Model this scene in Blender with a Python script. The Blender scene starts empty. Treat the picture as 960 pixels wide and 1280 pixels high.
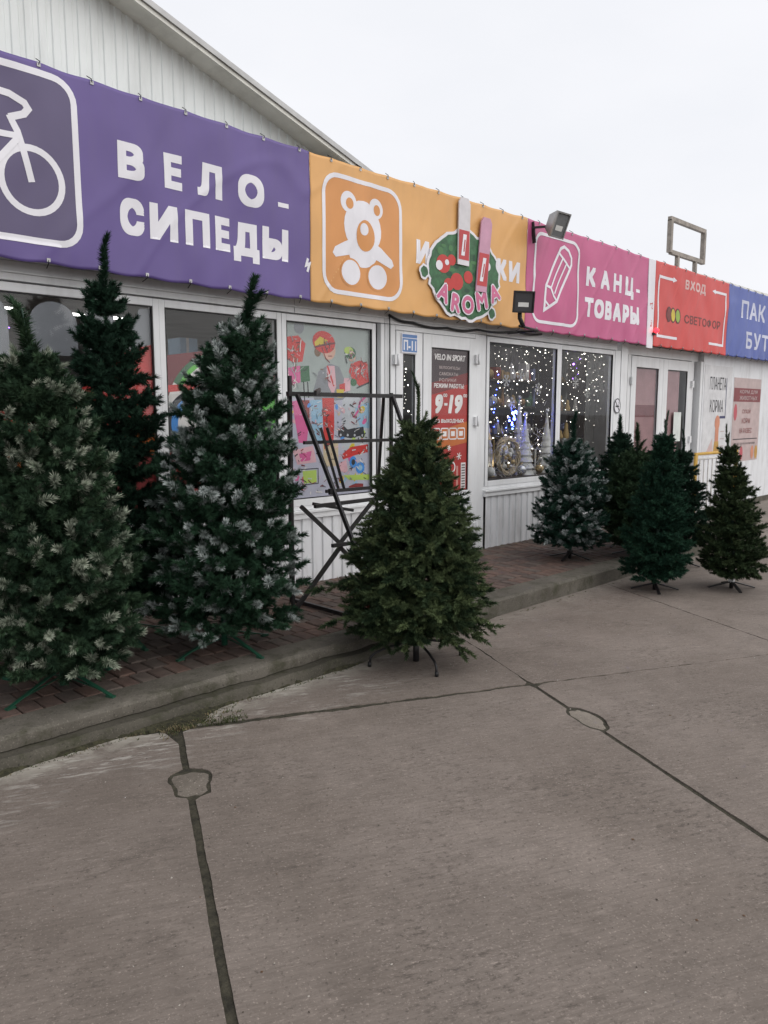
import bpy, bmesh, math, random
import numpy as np
from mathutils import Vector, Matrix, noise as mnoise

# ------------------------------------------------------------------ camera, sky, sun
scene = bpy.context.scene
COL = scene.collection
R = math.radians
CAM_H = 1.6
cam_d = bpy.data.cameras.new('camera')
cam_d.sensor_fit = 'AUTO'; cam_d.sensor_width = 36.0; cam_d.lens = 961 / 1280 * 36.0
cam_d.clip_start = 0.05; cam_d.clip_end = 4000
cam = bpy.data.objects.new('camera', cam_d); COL.objects.link(cam)
cam.location = (0, 0, CAM_H)
_f = Vector((math.cos(R(45.3)) * math.cos(R(7.3)), math.sin(R(45.3)) * math.cos(R(7.3)), -math.sin(R(7.3))))
cam.rotation_euler = _f.to_track_quat('-Z', 'Y').to_euler()
scene.camera = cam

SUN_EL, SUN_AZ = R(38), R(-70)        # overcast: a wide soft sun high behind the camera's right shoulder
world = bpy.data.worlds.new('World'); scene.world = world; world.use_nodes = True
wn, wl = world.node_tree.nodes, world.node_tree.links
wn.clear()
w_out = wn.new('ShaderNodeOutputWorld'); w_mix = wn.new('ShaderNodeMixShader')
w_sky = wn.new('ShaderNodeTexSky'); w_sky.sky_type = 'NISHITA'; w_sky.sun_disc = False
w_sky.sun_elevation = SUN_EL; w_sky.sun_rotation = math.pi / 2 - SUN_AZ
w_sky.dust_density = 4.0
w_a = wn.new('ShaderNodeBackground'); w_a.inputs['Strength'].default_value = 0.1
w_b = wn.new('ShaderNodeBackground'); w_b.inputs['Strength'].default_value = 1.0
w_tc = wn.new('ShaderNodeTexCoord'); w_map = wn.new('ShaderNodeMapping'); w_map.inputs['Scale'].default_value = (1.2, 1.2, 3.0)
w_n = wn.new('ShaderNodeTexNoise'); w_n.inputs['Scale'].default_value = 1.6; w_n.inputs['Detail'].default_value = 6.0
w_r = wn.new('ShaderNodeValToRGB')
w_r.color_ramp.elements[0].position = 0.3; w_r.color_ramp.elements[0].color = (0.83, 0.845, 0.885, 1)
w_r.color_ramp.elements[1].position = 0.7; w_r.color_ramp.elements[1].color = (0.93, 0.93, 0.96, 1)
wl.new(w_tc.outputs['Generated'], w_map.inputs['Vector']); wl.new(w_map.outputs['Vector'], w_n.inputs['Vector'])
wl.new(w_n.outputs['Fac'], w_r.inputs['Fac']); wl.new(w_r.outputs['Color'], w_b.inputs['Color'])
wl.new(w_sky.outputs['Color'], w_a.inputs['Color'])
w_mix.inputs['Fac'].default_value = 0.93
wl.new(w_a.outputs['Background'], w_mix.inputs[1]); wl.new(w_b.outputs['Background'], w_mix.inputs[2])
wl.new(w_mix.outputs['Shader'], w_out.inputs['Surface'])

sun_d = bpy.data.lights.new('sun', 'SUN'); sun_d.energy = 1.45; sun_d.angle = R(85); sun_d.color = (1.0, 0.97, 0.93)
sun = bpy.data.objects.new('sun', sun_d); COL.objects.link(sun)
_s = Vector((math.cos(SUN_EL) * math.cos(SUN_AZ), math.cos(SUN_EL) * math.sin(SUN_AZ), math.sin(SUN_EL)))
sun.rotation_euler = _s.to_track_quat('Z', 'Y').to_euler(); sun.location = _s * 30

scene.view_settings.view_transform = 'Standard'; scene.view_settings.look = 'None'
scene.view_settings.exposure = 0.15; scene.view_settings.gamma = 1.0
scene.view_settings.use_curve_mapping = False

rng = random.Random(11)
nrng = np.random.default_rng(5)

# ------------------------------------------------------------------ materials
MATS = {}
def mat(name, col, rough=0.6, metal=0.0, var=0.12, scale=6.0, spec=0.4, bump=0.0, bscale=60.0, emit=0.0, dirt=0.0, coat=0.0):
    if name in MATS: return MATS[name]
    m = bpy.data.materials.new(name); m.use_nodes = True
    n, l = m.node_tree.nodes, m.node_tree.links
    b = n['Principled BSDF']
    b.inputs['Roughness'].default_value = rough; b.inputs['Metallic'].default_value = metal
    b.inputs['Specular IOR Level'].default_value = spec
    b.inputs['Coat Weight'].default_value = coat
    g = n.new('ShaderNodeNewGeometry')
    t = n.new('ShaderNodeTexNoise'); t.inputs['Scale'].default_value = scale; t.inputs['Detail'].default_value = 6; t.inputs['Roughness'].default_value = 0.6
    l.new(g.outputs['Position'], t.inputs['Vector'])
    r = n.new('ShaderNodeValToRGB')
    lo = [c * (1 - var) for c in col]; hi = [min(1, c * (1 + var)) for c in col]
    r.color_ramp.elements[0].position = 0.32; r.color_ramp.elements[1].position = 0.68
    r.color_ramp.elements[0].color = (*lo, 1); r.color_ramp.elements[1].color = (*hi, 1)
    l.new(t.outputs['Fac'], r.inputs['Fac'])
    out = r.outputs['Color']
    if dirt:
        t2 = n.new('ShaderNodeTexNoise'); t2.inputs['Scale'].default_value = 2.3; t2.inputs['Detail'].default_value = 9; t2.inputs['Roughness'].default_value = 0.7
        mp = n.new('ShaderNodeMapping'); mp.inputs['Scale'].default_value = (3.0, 1.0, 0.5)
        l.new(g.outputs['Position'], mp.inputs['Vector']); l.new(mp.outputs['Vector'], t2.inputs['Vector'])
        mr = n.new('ShaderNodeMapRange'); mr.inputs['From Min'].default_value = 0.48; mr.inputs['From Max'].default_value = 0.78
        mr.inputs['To Max'].default_value = dirt
        l.new(t2.outputs['Fac'], mr.inputs['Value'])
        mx = n.new('ShaderNodeMix'); mx.data_type = 'RGBA'; mx.inputs['B'].default_value = (0.16, 0.145, 0.12, 1)
        l.new(mr.outputs['Result'], mx.inputs['Factor']); l.new(out, mx.inputs['A']); out = mx.outputs['Result']
    l.new(out, b.inputs['Base Color'])
    if bump:
        t3 = n.new('ShaderNodeTexNoise'); t3.inputs['Scale'].default_value = bscale; t3.inputs['Detail'].default_value = 5
        l.new(g.outputs['Position'], t3.inputs['Vector'])
        bp = n.new('ShaderNodeBump'); bp.inputs['Strength'].default_value = bump; bp.inputs['Distance'].default_value = 0.01
        l.new(t3.outputs['Fac'], bp.inputs['Height']); l.new(bp.outputs['Normal'], b.inputs['Normal'])
    if emit:
        b.inputs['Emission Color'].default_value = (*col, 1); b.inputs['Emission Strength'].default_value = emit
    MATS[name] = m
    return m

def concrete_mat(name, c0, c1, stain=False, broom=True, moss=0.0):
    m = bpy.data.materials.new(name); m.use_nodes = True; MATS[name] = m
    n, l = m.node_tree.nodes, m.node_tree.links
    b = n['Principled BSDF']; b.inputs['Roughness'].default_value = 0.82; b.inputs['Specular IOR Level'].default_value = 0.3
    g = n.new('ShaderNodeNewGeometry')
    rot = n.new('ShaderNodeMapping'); rot.vector_type = 'TEXTURE'; rot.inputs['Rotation'].default_value = (0, 0, R(-26))
    l.new(g.outputs['Position'], rot.inputs['Vector'])
    P = rot.outputs['Vector']
    def noise(scale, det=6, rough=0.6, stretch=None):
        t = n.new('ShaderNodeTexNoise'); t.inputs['Scale'].default_value = scale; t.inputs['Detail'].default_value = det; t.inputs['Roughness'].default_value = rough
        if stretch:
            mp = n.new('ShaderNodeMapping'); mp.inputs['Scale'].default_value = stretch
            l.new(P, mp.inputs['Vector']); l.new(mp.outputs['Vector'], t.inputs['Vector'])
        else: l.new(P, t.inputs['Vector'])
        return t.outputs['Fac']
    def rng_(v, a, b_, c=0.0, d=1.0):
        mr = n.new('ShaderNodeMapRange'); mr.inputs['From Min'].default_value = a; mr.inputs['From Max'].default_value = b_
        mr.inputs['To Min'].default_value = c; mr.inputs['To Max'].default_value = d
        l.new(v, mr.inputs['Value']); return mr.outputs['Result']
    def mixc(fac, A, B):
        mx = n.new('ShaderNodeMix'); mx.data_type = 'RGBA'; l.new(fac, mx.inputs['Factor'])
        for s, v in (('A', A), ('B', B)):
            if isinstance(v, tuple): mx.inputs[s].default_value = (*v, 1)
            else: l.new(v, mx.inputs[s])
        return mx.outputs['Result']
    def mul(a, b_):
        mm = n.new('ShaderNodeMath'); mm.operation = 'MULTIPLY'; l.new(a, mm.inputs[0])
        if isinstance(b_, (int, float)): mm.inputs[1].default_value = b_
        else: l.new(b_, mm.inputs[1])
        return mm.outputs[0]
    col = mixc(rng_(noise(1.3, 8, 0.62), 0.36, 0.64), c0, c1)
    oi = n.new('ShaderNodeObjectInfo'); col = mixc(rng_(oi.outputs['Random'], 0, 1, 0, 0.22), col, tuple(c * 0.62 for c in c0))
    col = mixc(rng_(noise(0.9, 7, 0.65, (1.6, 0.7, 1.0)), 0.52, 0.66, 0, 0.30), col, tuple(c * 1.35 for c in c1))
    # traffic film and damp blotches
    col = mixc(rng_(noise(0.55, 5, 0.5), 0.48, 0.66, 0, 0.5), col, tuple(c * 0.72 for c in c0))
    if broom:
        col = mixc(rng_(noise(4.5, 9, 0.72, (1.0, 1.7, 1.0)), 0.50, 0.64, 0, 0.38), col, tuple(c * 0.60 for c in c0))
        col = mixc(rng_(noise(8.0, 9, 0.75, (1.0, 2.4, 1.0)), 0.55, 0.68, 0, 0.35), col, tuple(c * 1.5 for c in c1))
    # fine aggregate: dark pits and pale grains
    col = mixc(rng_(noise(120, 2, 0.6), 0.60, 0.70, 0, 0.6), col, tuple(c * 1.7 for c in c1))
    col = mixc(rng_(noise(55, 5, 0.75), 0.56, 0.68, 0, 0.85), col, tuple(c * 0.42 for c in c0))
    if broom:
        col = mixc(rng_(noise(7, 6, 0.7, (1.0, 12.0, 1.0)), 0.44, 0.66, 0, 0.45), col, tuple(c * 0.62 for c in c0))
        col = mixc(rng_(noise(11, 7, 0.75, (1.0, 7.0, 1.0)), 0.58, 0.70, 0, 0.45), col, tuple(c * 1.45 for c in c1))
        # scuffed, pitted patches where the laitance has worn
        sc = mul(rng_(noise(1.7, 5, 0.55), 0.48, 0.60), rng_(noise(19, 8, 0.8, (1.0, 2.2, 1.0)), 0.52, 0.60, 0, 0.85))
        col = mixc(sc, col, tuple(c * 0.5 for c in c0))
        sc = mul(rng_(noise(2.4, 5, 0.55, (1.3, 1.0, 1.0)), 0.52, 0.62), rng_(noise(26, 8, 0.8, (1.0, 2.6, 1.0)), 0.55, 0.62, 0, 0.6))
        col = mixc(sc, col, tuple(c * 1.5 for c in c1))
    sep = n.new('ShaderNodeSeparateXYZ'); l.new(g.outputs['Position'], sep.inputs['Vector'])
    if stain:
        # lime and cement slop along the foot of the kerb
        yk = rng_(sep.outputs['Y'], 2.95, 3.5)
        xk = rng_(sep.outputs['X'], 4.3, 2.9)
        t = noise(5.5, 8, 0.7, (1.0, 5.5, 1.0))
        a = mul(mul(mul(yk, rng_(t, 0.52, 0.58)), rng_(xk, 0, 1, 0.15, 1.0)), rng_(noise(2.6, 4, 0.6), 0.44, 0.56))
        col = mixc(a, col, (0.46, 0.44, 0.40))
        nb = mul(rng_(sep.outputs['Y'], 3.33, 3.5), rng_(noise(9, 8, 0.7), 0.36, 0.54, 0, 0.9))
        col = mixc(mul(nb, rng_(xk, 0, 1, 0.15, 0.85)), col, (0.38, 0.36, 0.31))
    if moss:
        col = mixc(rng_(noise(6.5, 8, 0.72), 0.5, 0.66, 0, moss), col, (0.035, 0.036, 0.018))
    l.new(col, b.inputs['Base Color'])
    bp = n.new('ShaderNodeBump'); bp.inputs['Strength'].default_value = 0.55; bp.inputs['Distance'].default_value = 0.004
    add = n.new('ShaderNodeMath'); add.operation = 'ADD'
    l.new(noise(70, 6, 0.7), add.inputs[0])
    l.new(mul(noise(22, 4, 0.6, (1.0, 9.0, 1.0)), 0.8 if broom else 0.1), add.inputs[1])
    l.new(add.outputs[0], bp.inputs['Height']); l.new(bp.outputs['Normal'], b.inputs['Normal'])
    return m

def vcol_mat(name, rough=0.55, spec=0.3):
    m = bpy.data.materials.new(name); m.use_nodes = True; MATS[name] = m
    n, l = m.node_tree.nodes, m.node_tree.links
    b = n['Principled BSDF']; b.inputs['Roughness'].default_value = rough; b.inputs['Specular IOR Level'].default_value = spec
    a = n.new('ShaderNodeAttribute'); a.attribute_name = 'tint'
    l.new(a.outputs['Color'], b.inputs['Base Color'])
    return m

def glass_mat(name, tint=(0.9, 0.93, 0.93), refl=1.0):
    m = bpy.data.materials.new(name); m.use_nodes = True; MATS[name] = m
    n, l = m.node_tree.nodes, m.node_tree.links
    n.clear()
    o = n.new('ShaderNodeOutputMaterial'); mx = n.new('ShaderNodeMixShader')
    tr = n.new('ShaderNodeBsdfTransparent'); tr.inputs['Color'].default_value = (*tint, 1)
    gl = n.new('ShaderNodeBsdfGlossy'); gl.inputs['Roughness'].default_value = 0.02
    lw = n.new('ShaderNodeLayerWeight'); lw.inputs['Blend'].default_value = 0.5
    pw = n.new('ShaderNodeMath'); pw.operation = 'POWER'; pw.inputs[1].default_value = 5.0
    ml = n.new('ShaderNodeMath'); ml.operation = 'MULTIPLY_ADD'; ml.inputs[1].default_value = 0.96 * refl; ml.inputs[2].default_value = 0.042 * refl; ml.use_clamp = True
    l.new(lw.outputs['Facing'], pw.inputs[0]); l.new(pw.outputs[0], ml.inputs[0]); l.new(ml.outputs[0], mx.inputs['Fac'])
    l.new(tr.outputs[0], mx.inputs[1]); l.new(gl.outputs[0], mx.inputs[2]); l.new(mx.outputs[0], o.inputs['Surface'])
    return m

M_slab = concrete_mat('slab_concrete', (0.174, 0.144, 0.122), (0.230, 0.194, 0.169), stain=True)
M_patch = concrete_mat('patch_concrete', (0.135, 0.115, 0.095), (0.235, 0.205, 0.172), broom=False)
M_kerb = concrete_mat('kerb_concrete', (0.075, 0.067, 0.054), (0.15, 0.136, 0.114), broom=False, moss=0.7)
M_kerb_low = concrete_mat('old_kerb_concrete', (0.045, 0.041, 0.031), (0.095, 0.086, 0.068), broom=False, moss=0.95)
M_soil = mat('joint_soil', (0.040, 0.036, 0.024), 0.95, var=0.5, scale=30, bump=0.8, bscale=90)
M_ground = concrete_mat('yard_concrete', (0.16, 0.135, 0.12), (0.21, 0.18, 0.16))
M_white = mat('white_plastic', (0.70, 0.71, 0.72), 0.42, var=0.04, scale=3, dirt=0.22)
M_panel = mat('white_sheet_metal', (0.70, 0.71, 0.73), 0.45, var=0.05, scale=2.5, dirt=0.5)
M_gable = mat('white_gable_sheet', (0.74, 0.77, 0.765), 0.5, var=0.05, scale=1.5, dirt=0.22)
M_trim = mat('pale_roof_trim', (0.74, 0.735, 0.68), 0.5, var=0.1, scale=4, dirt=0.3)
M_dark = mat('black_rubber', (0.012, 0.012, 0.013), 0.5, var=0.3, scale=20)
M_blackm = mat('black_painted_steel', (0.018, 0.017, 0.018), 0.42, var=0.3, scale=30, metal=0.2)
M_alu = mat('grey_metal', (0.33, 0.33, 0.33), 0.4, metal=0.6, var=0.15)
M_rust = mat('weathered_steel', (0.28, 0.25, 0.22), 0.6, metal=0.3, var=0.3, scale=12)
M_glass = glass_mat('window_glass', (0.92, 0.93, 0.935), 0.5)
M_inwall = mat('shop_interior', (0.42, 0.41, 0.40), 0.8, var=0.15, scale=2)
M_infloor = mat('shop_floor', (0.16, 0.14, 0.12), 0.5, var=0.2)
M_tube = mat('light_tube', (1.0, 0.98, 0.94), 0.4, emit=16.0, var=0.0)
M_bulb = mat('warm_bulb', (1.0, 0.93, 0.82), 0.4, emit=9.0, var=0.0)
M_bulbb = mat('blue_bulb', (0.06, 0.10, 1.0), 0.4, emit=40.0, var=0.0)
M_bulbv = mat('violet_bulb', (0.35, 0.12, 1.0), 0.4, emit=12.0, var=0.0)
M_brick = []
for k, c in enumerate([(0.085, 0.056, 0.046), (0.105, 0.068, 0.056), (0.075, 0.055, 0.047), (0.10, 0.078, 0.066), (0.115, 0.072, 0.057)]):
    M_brick.append(mat('paver_%d' % k, c, 0.85, var=0.28, scale=14, bump=0.5, bscale=120, dirt=0.4))
M_needle = vcol_mat('needles', 0.75, 0.12)
M_twigwire = mat('twig_wire', (0.03, 0.03, 0.018), 0.7)
M_pole = mat('green_pole', (0.012, 0.035, 0.022), 0.45)
M_greenst = mat('green_stand', (0.012, 0.06, 0.035), 0.4, var=0.2)

# ------------------------------------------------------------------ helpers
def tag(o, label=None, cat=None, group=None, kind=None):
    if label: o['label'] = label
    if cat: o['category'] = cat
    if group: o['group'] = group
    if kind: o['kind'] = kind
    return o

def empty(name, loc=(0, 0, 0), rz=0.0, parent=None):
    o = bpy.data.objects.new(name, None); COL.objects.link(o); o.location = loc; o.rotation_euler = (0, 0, rz)
    o.empty_display_size = 0.1
    if parent: o.parent = parent
    return o

def link(name, me, parent=None, loc=None):
    o = bpy.data.objects.new(name, me); COL.objects.link(o)
    if parent: o.parent = parent
    if loc: o.location = loc
    return o

class MB:
    """collects shapes with material slots; build() links ONE mesh object"""
    def __init__(s): s.v = []; s.f = []; s.m = []; s.mats = []; s.smooth = set()
    def mi(s, m):
        if m not in s.mats: s.mats.append(m)
        return s.mats.index(m)
    def add(s, vs, fs, m, sm=False):
        o = len(s.v); k = s.mi(m)
        s.v.extend([tuple(v) for v in vs])
        for f in fs:
            if sm: s.smooth.add(len(s.f))
            s.f.append(tuple(i + o for i in f)); s.m.append(k)
        return s
    def box(s, x0, x1, y0, y1, z0, z1, m, mtx=None):
        vs = [Vector((x, y, z)) for z in (z0, z1) for y in (y0, y1) for x in (x0, x1)]
        if mtx: vs = [mtx @ v for v in vs]
        return s.add(vs, [(0, 2, 3, 1), (4, 5, 7, 6), (0, 1, 5, 4), (2, 6, 7, 3), (0, 4, 6, 2), (1, 3, 7, 5)], m)
    def bar(s, a, b, w, h, m, up=(0, 0, 1)):
        a, b = Vector(a), Vector(b); d = (b - a).normalized(); up = Vector(up)
        if abs(d.dot(up)) > 0.98: up = Vector((1, 0, 0))
        x = d.cross(up).normalized() * (w / 2); y = x.cross(d).normalized() * (h / 2)
        vs = [a - x - y, a + x - y, a + x + y, a - x + y, b - x - y, b + x - y, b + x + y, b - x + y]
        return s.add(vs, [(3, 2, 1, 0), (4, 5, 6, 7), (0, 1, 5, 4), (1, 2, 6, 5), (2, 3, 7, 6), (3, 0, 4, 7)], m)
    def tube(s, pts, r, m, n=8, cap=True):
        pts = [Vector(p) for p in pts]; rs = r if isinstance(r, (list, tuple)) else [r] * len(pts)
        vs = []; fs = []; prev = None
        for i, p in enumerate(pts):
            d = (pts[min(i + 1, len(pts) - 1)] - pts[max(i - 1, 0)]).normalized()
            if prev is None:
                a = d.orthogonal().normalized()
            else:
                a = (prev - d * prev.dot(d)).normalized()
            prev = a; b = d.cross(a)
            for k in range(n):
                t = 2 * math.pi * k / n
                vs.append(p + (a * math.cos(t) + b * math.sin(t)) * rs[i])
        for i in range(len(pts) - 1):
            for k in range(n):
                fs.append((i * n + k, i * n + (k + 1) % n, (i + 1) * n + (k + 1) % n, (i + 1) * n + k))
        if cap: fs.append(tuple(range(n - 1, -1, -1))); fs.append(tuple((len(pts) - 1) * n + k for k in range(n)))
        return s.add(vs, fs, m, True)
    def lathe(s, prof, m, c=(0, 0, 0), n=16):
        c = Vector(c); vs = []; fs = []
        for (r, z) in prof:
            for k in range(n):
                t = 2 * math.pi * k / n; vs.append(c + Vector((r * math.cos(t), r * math.sin(t), z)))
        for i in range(len(prof) - 1):
            for k in range(n): fs.append((i * n + k, i * n + (k + 1) % n, (i + 1) * n + (k + 1) % n, (i + 1) * n + k))
        return s.add(vs, fs, m, True)
    def ball(s, c, r, m, n=8):
        k = max(3, n // 2)
        return s.lathe([(r * math.sin(math.pi * i / k) + 1e-5, -r * math.cos(math.pi * i / k)) for i in range(k + 1)], m, c, n)
    def build(s, name, parent=None, loc=None, bevel=0.0):
        me = bpy.data.meshes.new(name); me.from_pydata(s.v, [], s.f)
        for m in s.mats: me.materials.append(m)
        me.polygons.foreach_set('material_index', s.m)
        if s.smooth: me.polygons.foreach_set('use_smooth', [i in s.smooth for i in range(len(s.f))])
        me.update()
        o = link(name, me, parent, loc)
        if bevel:
            b = o.modifiers.new('bevel', 'BEVEL'); b.width = bevel; b.segments = 2; b.limit_method = 'ANGLE'
        return o

# --- flat print: 2-D shapes (x to the right along the facade, z up) laid on a surface
FONT_CACHE = {}
def glyphs(body, bold):
    key = (body, bold)
    if key in FONT_CACHE: return FONT_CACHE[key]
    cu = bpy.data.curves.new('lettering', 'FONT'); cu.body = body; cu.offset = bold; cu.resolution_u = 4; cu.fill_mode = 'FRONT'
    o = bpy.data.objects.new('lettering', cu); COL.objects.link(o)
    dg = bpy.context.evaluated_depsgraph_get(); dg.update()
    me = bpy.data.meshes.new_from_object(o.evaluated_get(dg))
    vs = np.array([v.co[:2] for v in me.vertices]) if len(me.vertices) else np.zeros((0, 2))
    fs = [tuple(p.vertices) for p in me.polygons]
    bpy.data.objects.remove(o); bpy.data.curves.remove(cu); bpy.data.meshes.remove(me)
    FONT_CACHE[key] = (vs, fs); return vs, fs

class Art:
    """2-D artwork, mapped onto a surface by fn(x, z, lift) -> xyz"""
    def __init__(s, fn, grid=0.0): s.fn = fn; s.grid = grid; s.parts = []
    def poly(s, pts, m, lift=1): s.parts.append(([tuple(p) for p in pts], [tuple(range(len(pts)))], m, lift)); return s
    def mesh(s, vs, fs, m, lift=1): s.parts.append(([tuple(v) for v in vs], fs, m, lift)); return s
    def rect(s, x0, x1, z0, z1, m, lift=1): return s.poly([(x0, z0), (x1, z0), (x1, z1), (x0, z1)], m, lift)
    def ell(s, cx, cz, rx, rz, m, lift=1, n=24, a0=0, a1=360, rot=0):
        ps = []
        full = abs(a1 - a0) >= 360
        for k in range(n if full else n + 1):
            t = R(a0 + (a1 - a0) * k / n); x, z = rx * math.cos(t), rz * math.sin(t)
            c_, s_ = math.cos(R(rot)), math.sin(R(rot)); ps.append((cx + x * c_ - z * s_, cz + x * s_ + z * c_))
        return s.poly(ps, m, lift)
    def ring(s, cx, cz, rx, rz, w, m, lift=1, n=36, a0=0, a1=360):
        vs = []; fs = []
        for k in range(n + 1):
            t = R(a0 + (a1 - a0) * k / n)
            vs += [(cx + rx * math.cos(t), cz + rz * math.sin(t)), (cx + (rx - w) * math.cos(t), cz + (rz - w) * math.sin(t))]
        for k in range(n): fs.append((2 * k, 2 * k + 2, 2 * k + 3, 2 * k + 1))
        return s.mesh(vs, fs, m, lift)
    def stroke(s, pts, w, m, lift=1, closed=False):
        n = len(pts); P = [Vector(p) for p in pts]; vs = []; fs = []
        for i in range(n):
            a = P[(i - 1) % n] if (closed or i > 0) else P[i]; b = P[(i + 1) % n] if (closed or i < n - 1) else P[i]
            d1 = (P[i] - a).normalized() if (P[i] - a).length > 1e-9 else None
            d2 = (b - P[i]).normalized() if (b - P[i]).length > 1e-9 else None
            if d1 is None: d1 = d2
            if d2 is None: d2 = d1
            n1 = Vector((-d1.y, d1.x)); n2 = Vector((-d2.y, d2.x)); nn = (n1 + n2)
            if nn.length < 1e-6: nn = n1
            nn.normalize(); k = w / 2 / max(0.35, nn.dot(n1))
            vs += [tuple(P[i] + nn * k), tuple(P[i] - nn * k)]
        for i in range(n if closed else n - 1):
            j = (i + 1) % n; fs.append((2 * i, 2 * j, 2 * j + 1, 2 * i + 1))
        return s.mesh(vs, fs, m, lift)
    def rrect(s, x0, x1, z0, z1, r, w, m, lift=1, fill=None):
        ps = []
        for cx, cz, a in ((x1 - r, z1 - r, 0), (x0 + r, z1 - r, 90), (x0 + r, z0 + r, 180), (x1 - r, z0 + r, 270)):
            for k in range(7):
                t = R(a + 15 * k); ps.append((cx + r * math.cos(t), cz + r * math.sin(t)))
        if fill: s.poly(ps, fill, lift - 0.5 if lift > 0.5 else lift)
        if w: s.stroke(ps, w, m, lift + 0.5, True)
        return s
    def text(s, body, x0, x1, z0, z1, m, lift=1, bold=0.03, slant=0.0):
        vs, fs = glyphs(body, 0.0)
        if not len(vs): return s
        lo, hi = vs.min(0), vs.max(0)
        e = bold * (z1 - z0) * 1.25                 # extra stroke weight, laid on as shifted copies
        k = (np.array([x1 - x0, z1 - z0]) - 2 * e) / np.maximum(hi - lo, 1e-6)
        out = (vs - lo) * k + np.array([x0 + e, z0 + e])
        if slant: out[:, 0] += (out[:, 1] - z0) * slant
        sh = [(0, 0)] if bold < 0.005 else ([(-1, -1), (1, -1), (1, 1), (-1, 1)] if bold < 0.045 else [(-1, -1), (1, -1), (1, 1), (-1, 1), (0, 1), (0, -1), (-1, 0), (1, 0)])
        for q, (dx, dz) in enumerate(sh): s.mesh((out + np.array([dx * e, dz * e])).tolist(), fs, m, lift + 0.06 * q)
        return s
    def build(s, name, parent=None):
        bm = bmesh.new(); mats = []
        for vs, fs, m, lift in s.parts:
            if m not in mats: mats.append(m)
            b2 = bmesh.new(); bv = [b2.verts.new((v[0], 0, v[1])) for v in vs]
            for f in fs:
                try: b2.faces.new([bv[i] for i in f])
                except ValueError: pass
            if s.grid:
                xs = [v[0] for v in vs]; zs = [v[1] for v in vs]
                for ax, a, b in ((0, min(xs), max(xs)), (2, min(zs), max(zs))):
                    k = math.ceil(a / s.grid)
                    while k * s.grid < b:
                        co = [0, 0, 0]; no = [0, 0, 0]; co[ax] = k * s.grid; no[ax] = 1
                        bmesh.ops.bisect_plane(b2, geom=b2.verts[:] + b2.edges[:] + b2.faces[:], plane_co=co, plane_no=no); k += 1
            mi = mats.index(m); rem = {}
            for v in b2.verts: rem[v] = bm.verts.new(s.fn(v.co.x, v.co.z, lift))
            for f in b2.faces:
                nf = bm.faces.new([rem[v] for v in f.verts]); nf.material_index = mi; nf.smooth = bool(s.grid)
            b2.free()
        bmesh.ops.recalc_face_normals(bm, faces=bm.faces[:])
        # face the street
        for f in bm.faces:
            f.normal_update()
            if f.normal.y > 0: f.normal_flip()
        me = bpy.data.meshes.new(name); bm.to_mesh(me); bm.free()
        for m in mats: me.materials.append(m)
        return link(name, me, parent)

def flat(y, step=0.0012): return lambda x, z, k: (x, y - step * k, z)

# ------------------------------------------------------------------ ground
YW = 5.15                                   # wall plane of the shop front
g = MB(); g.add([(-600, -600, -0.06), (600, -600, -0.06), (600, 600, -0.06), (-600, 600, -0.06)], [(0, 1, 2, 3)], M_ground)
ground = tag(g.build('ground'), kind='structure')
g = MB(); g.add([(-14, -14, -0.0065), (26, -14, -0.0065), (26, 9, -0.0065), (-14, 9, -0.0065)], [(0, 1, 2, 3)], M_soil)
tag(g.build('joint_soil', ground))
E1 = Vector((math.cos(R(-26)), math.sin(R(-26)))); E2 = Vector((-E1.y, E1.x)); O0 = Vector((3.734, 2.519))
def st(s, t): p = O0 + E1 * s + E2 * t; return p.x, p.y
SW, TL = 2.04, 6.0
patches = [(-2.030, -0.615, 0.074, 0.120), (0.02, -0.555, 0.062, 0.150)]
def jn(a, b, amp): return amp * (mnoise.noise(Vector((a * 7.3, b * 3.1, 0.5))) + 0.6 * mnoise.noise(Vector((a * 31, b * 5, 2.5))) + 0.35 * mnoise.noise(Vector((a * 90, b * 5, 7.5))))
def patch_k(i, th): return 1 + 0.07 * math.sin(3 * th + i) + 0.05 * math.sin(5 * th + 2 * i) 
nslab = 0
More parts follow.
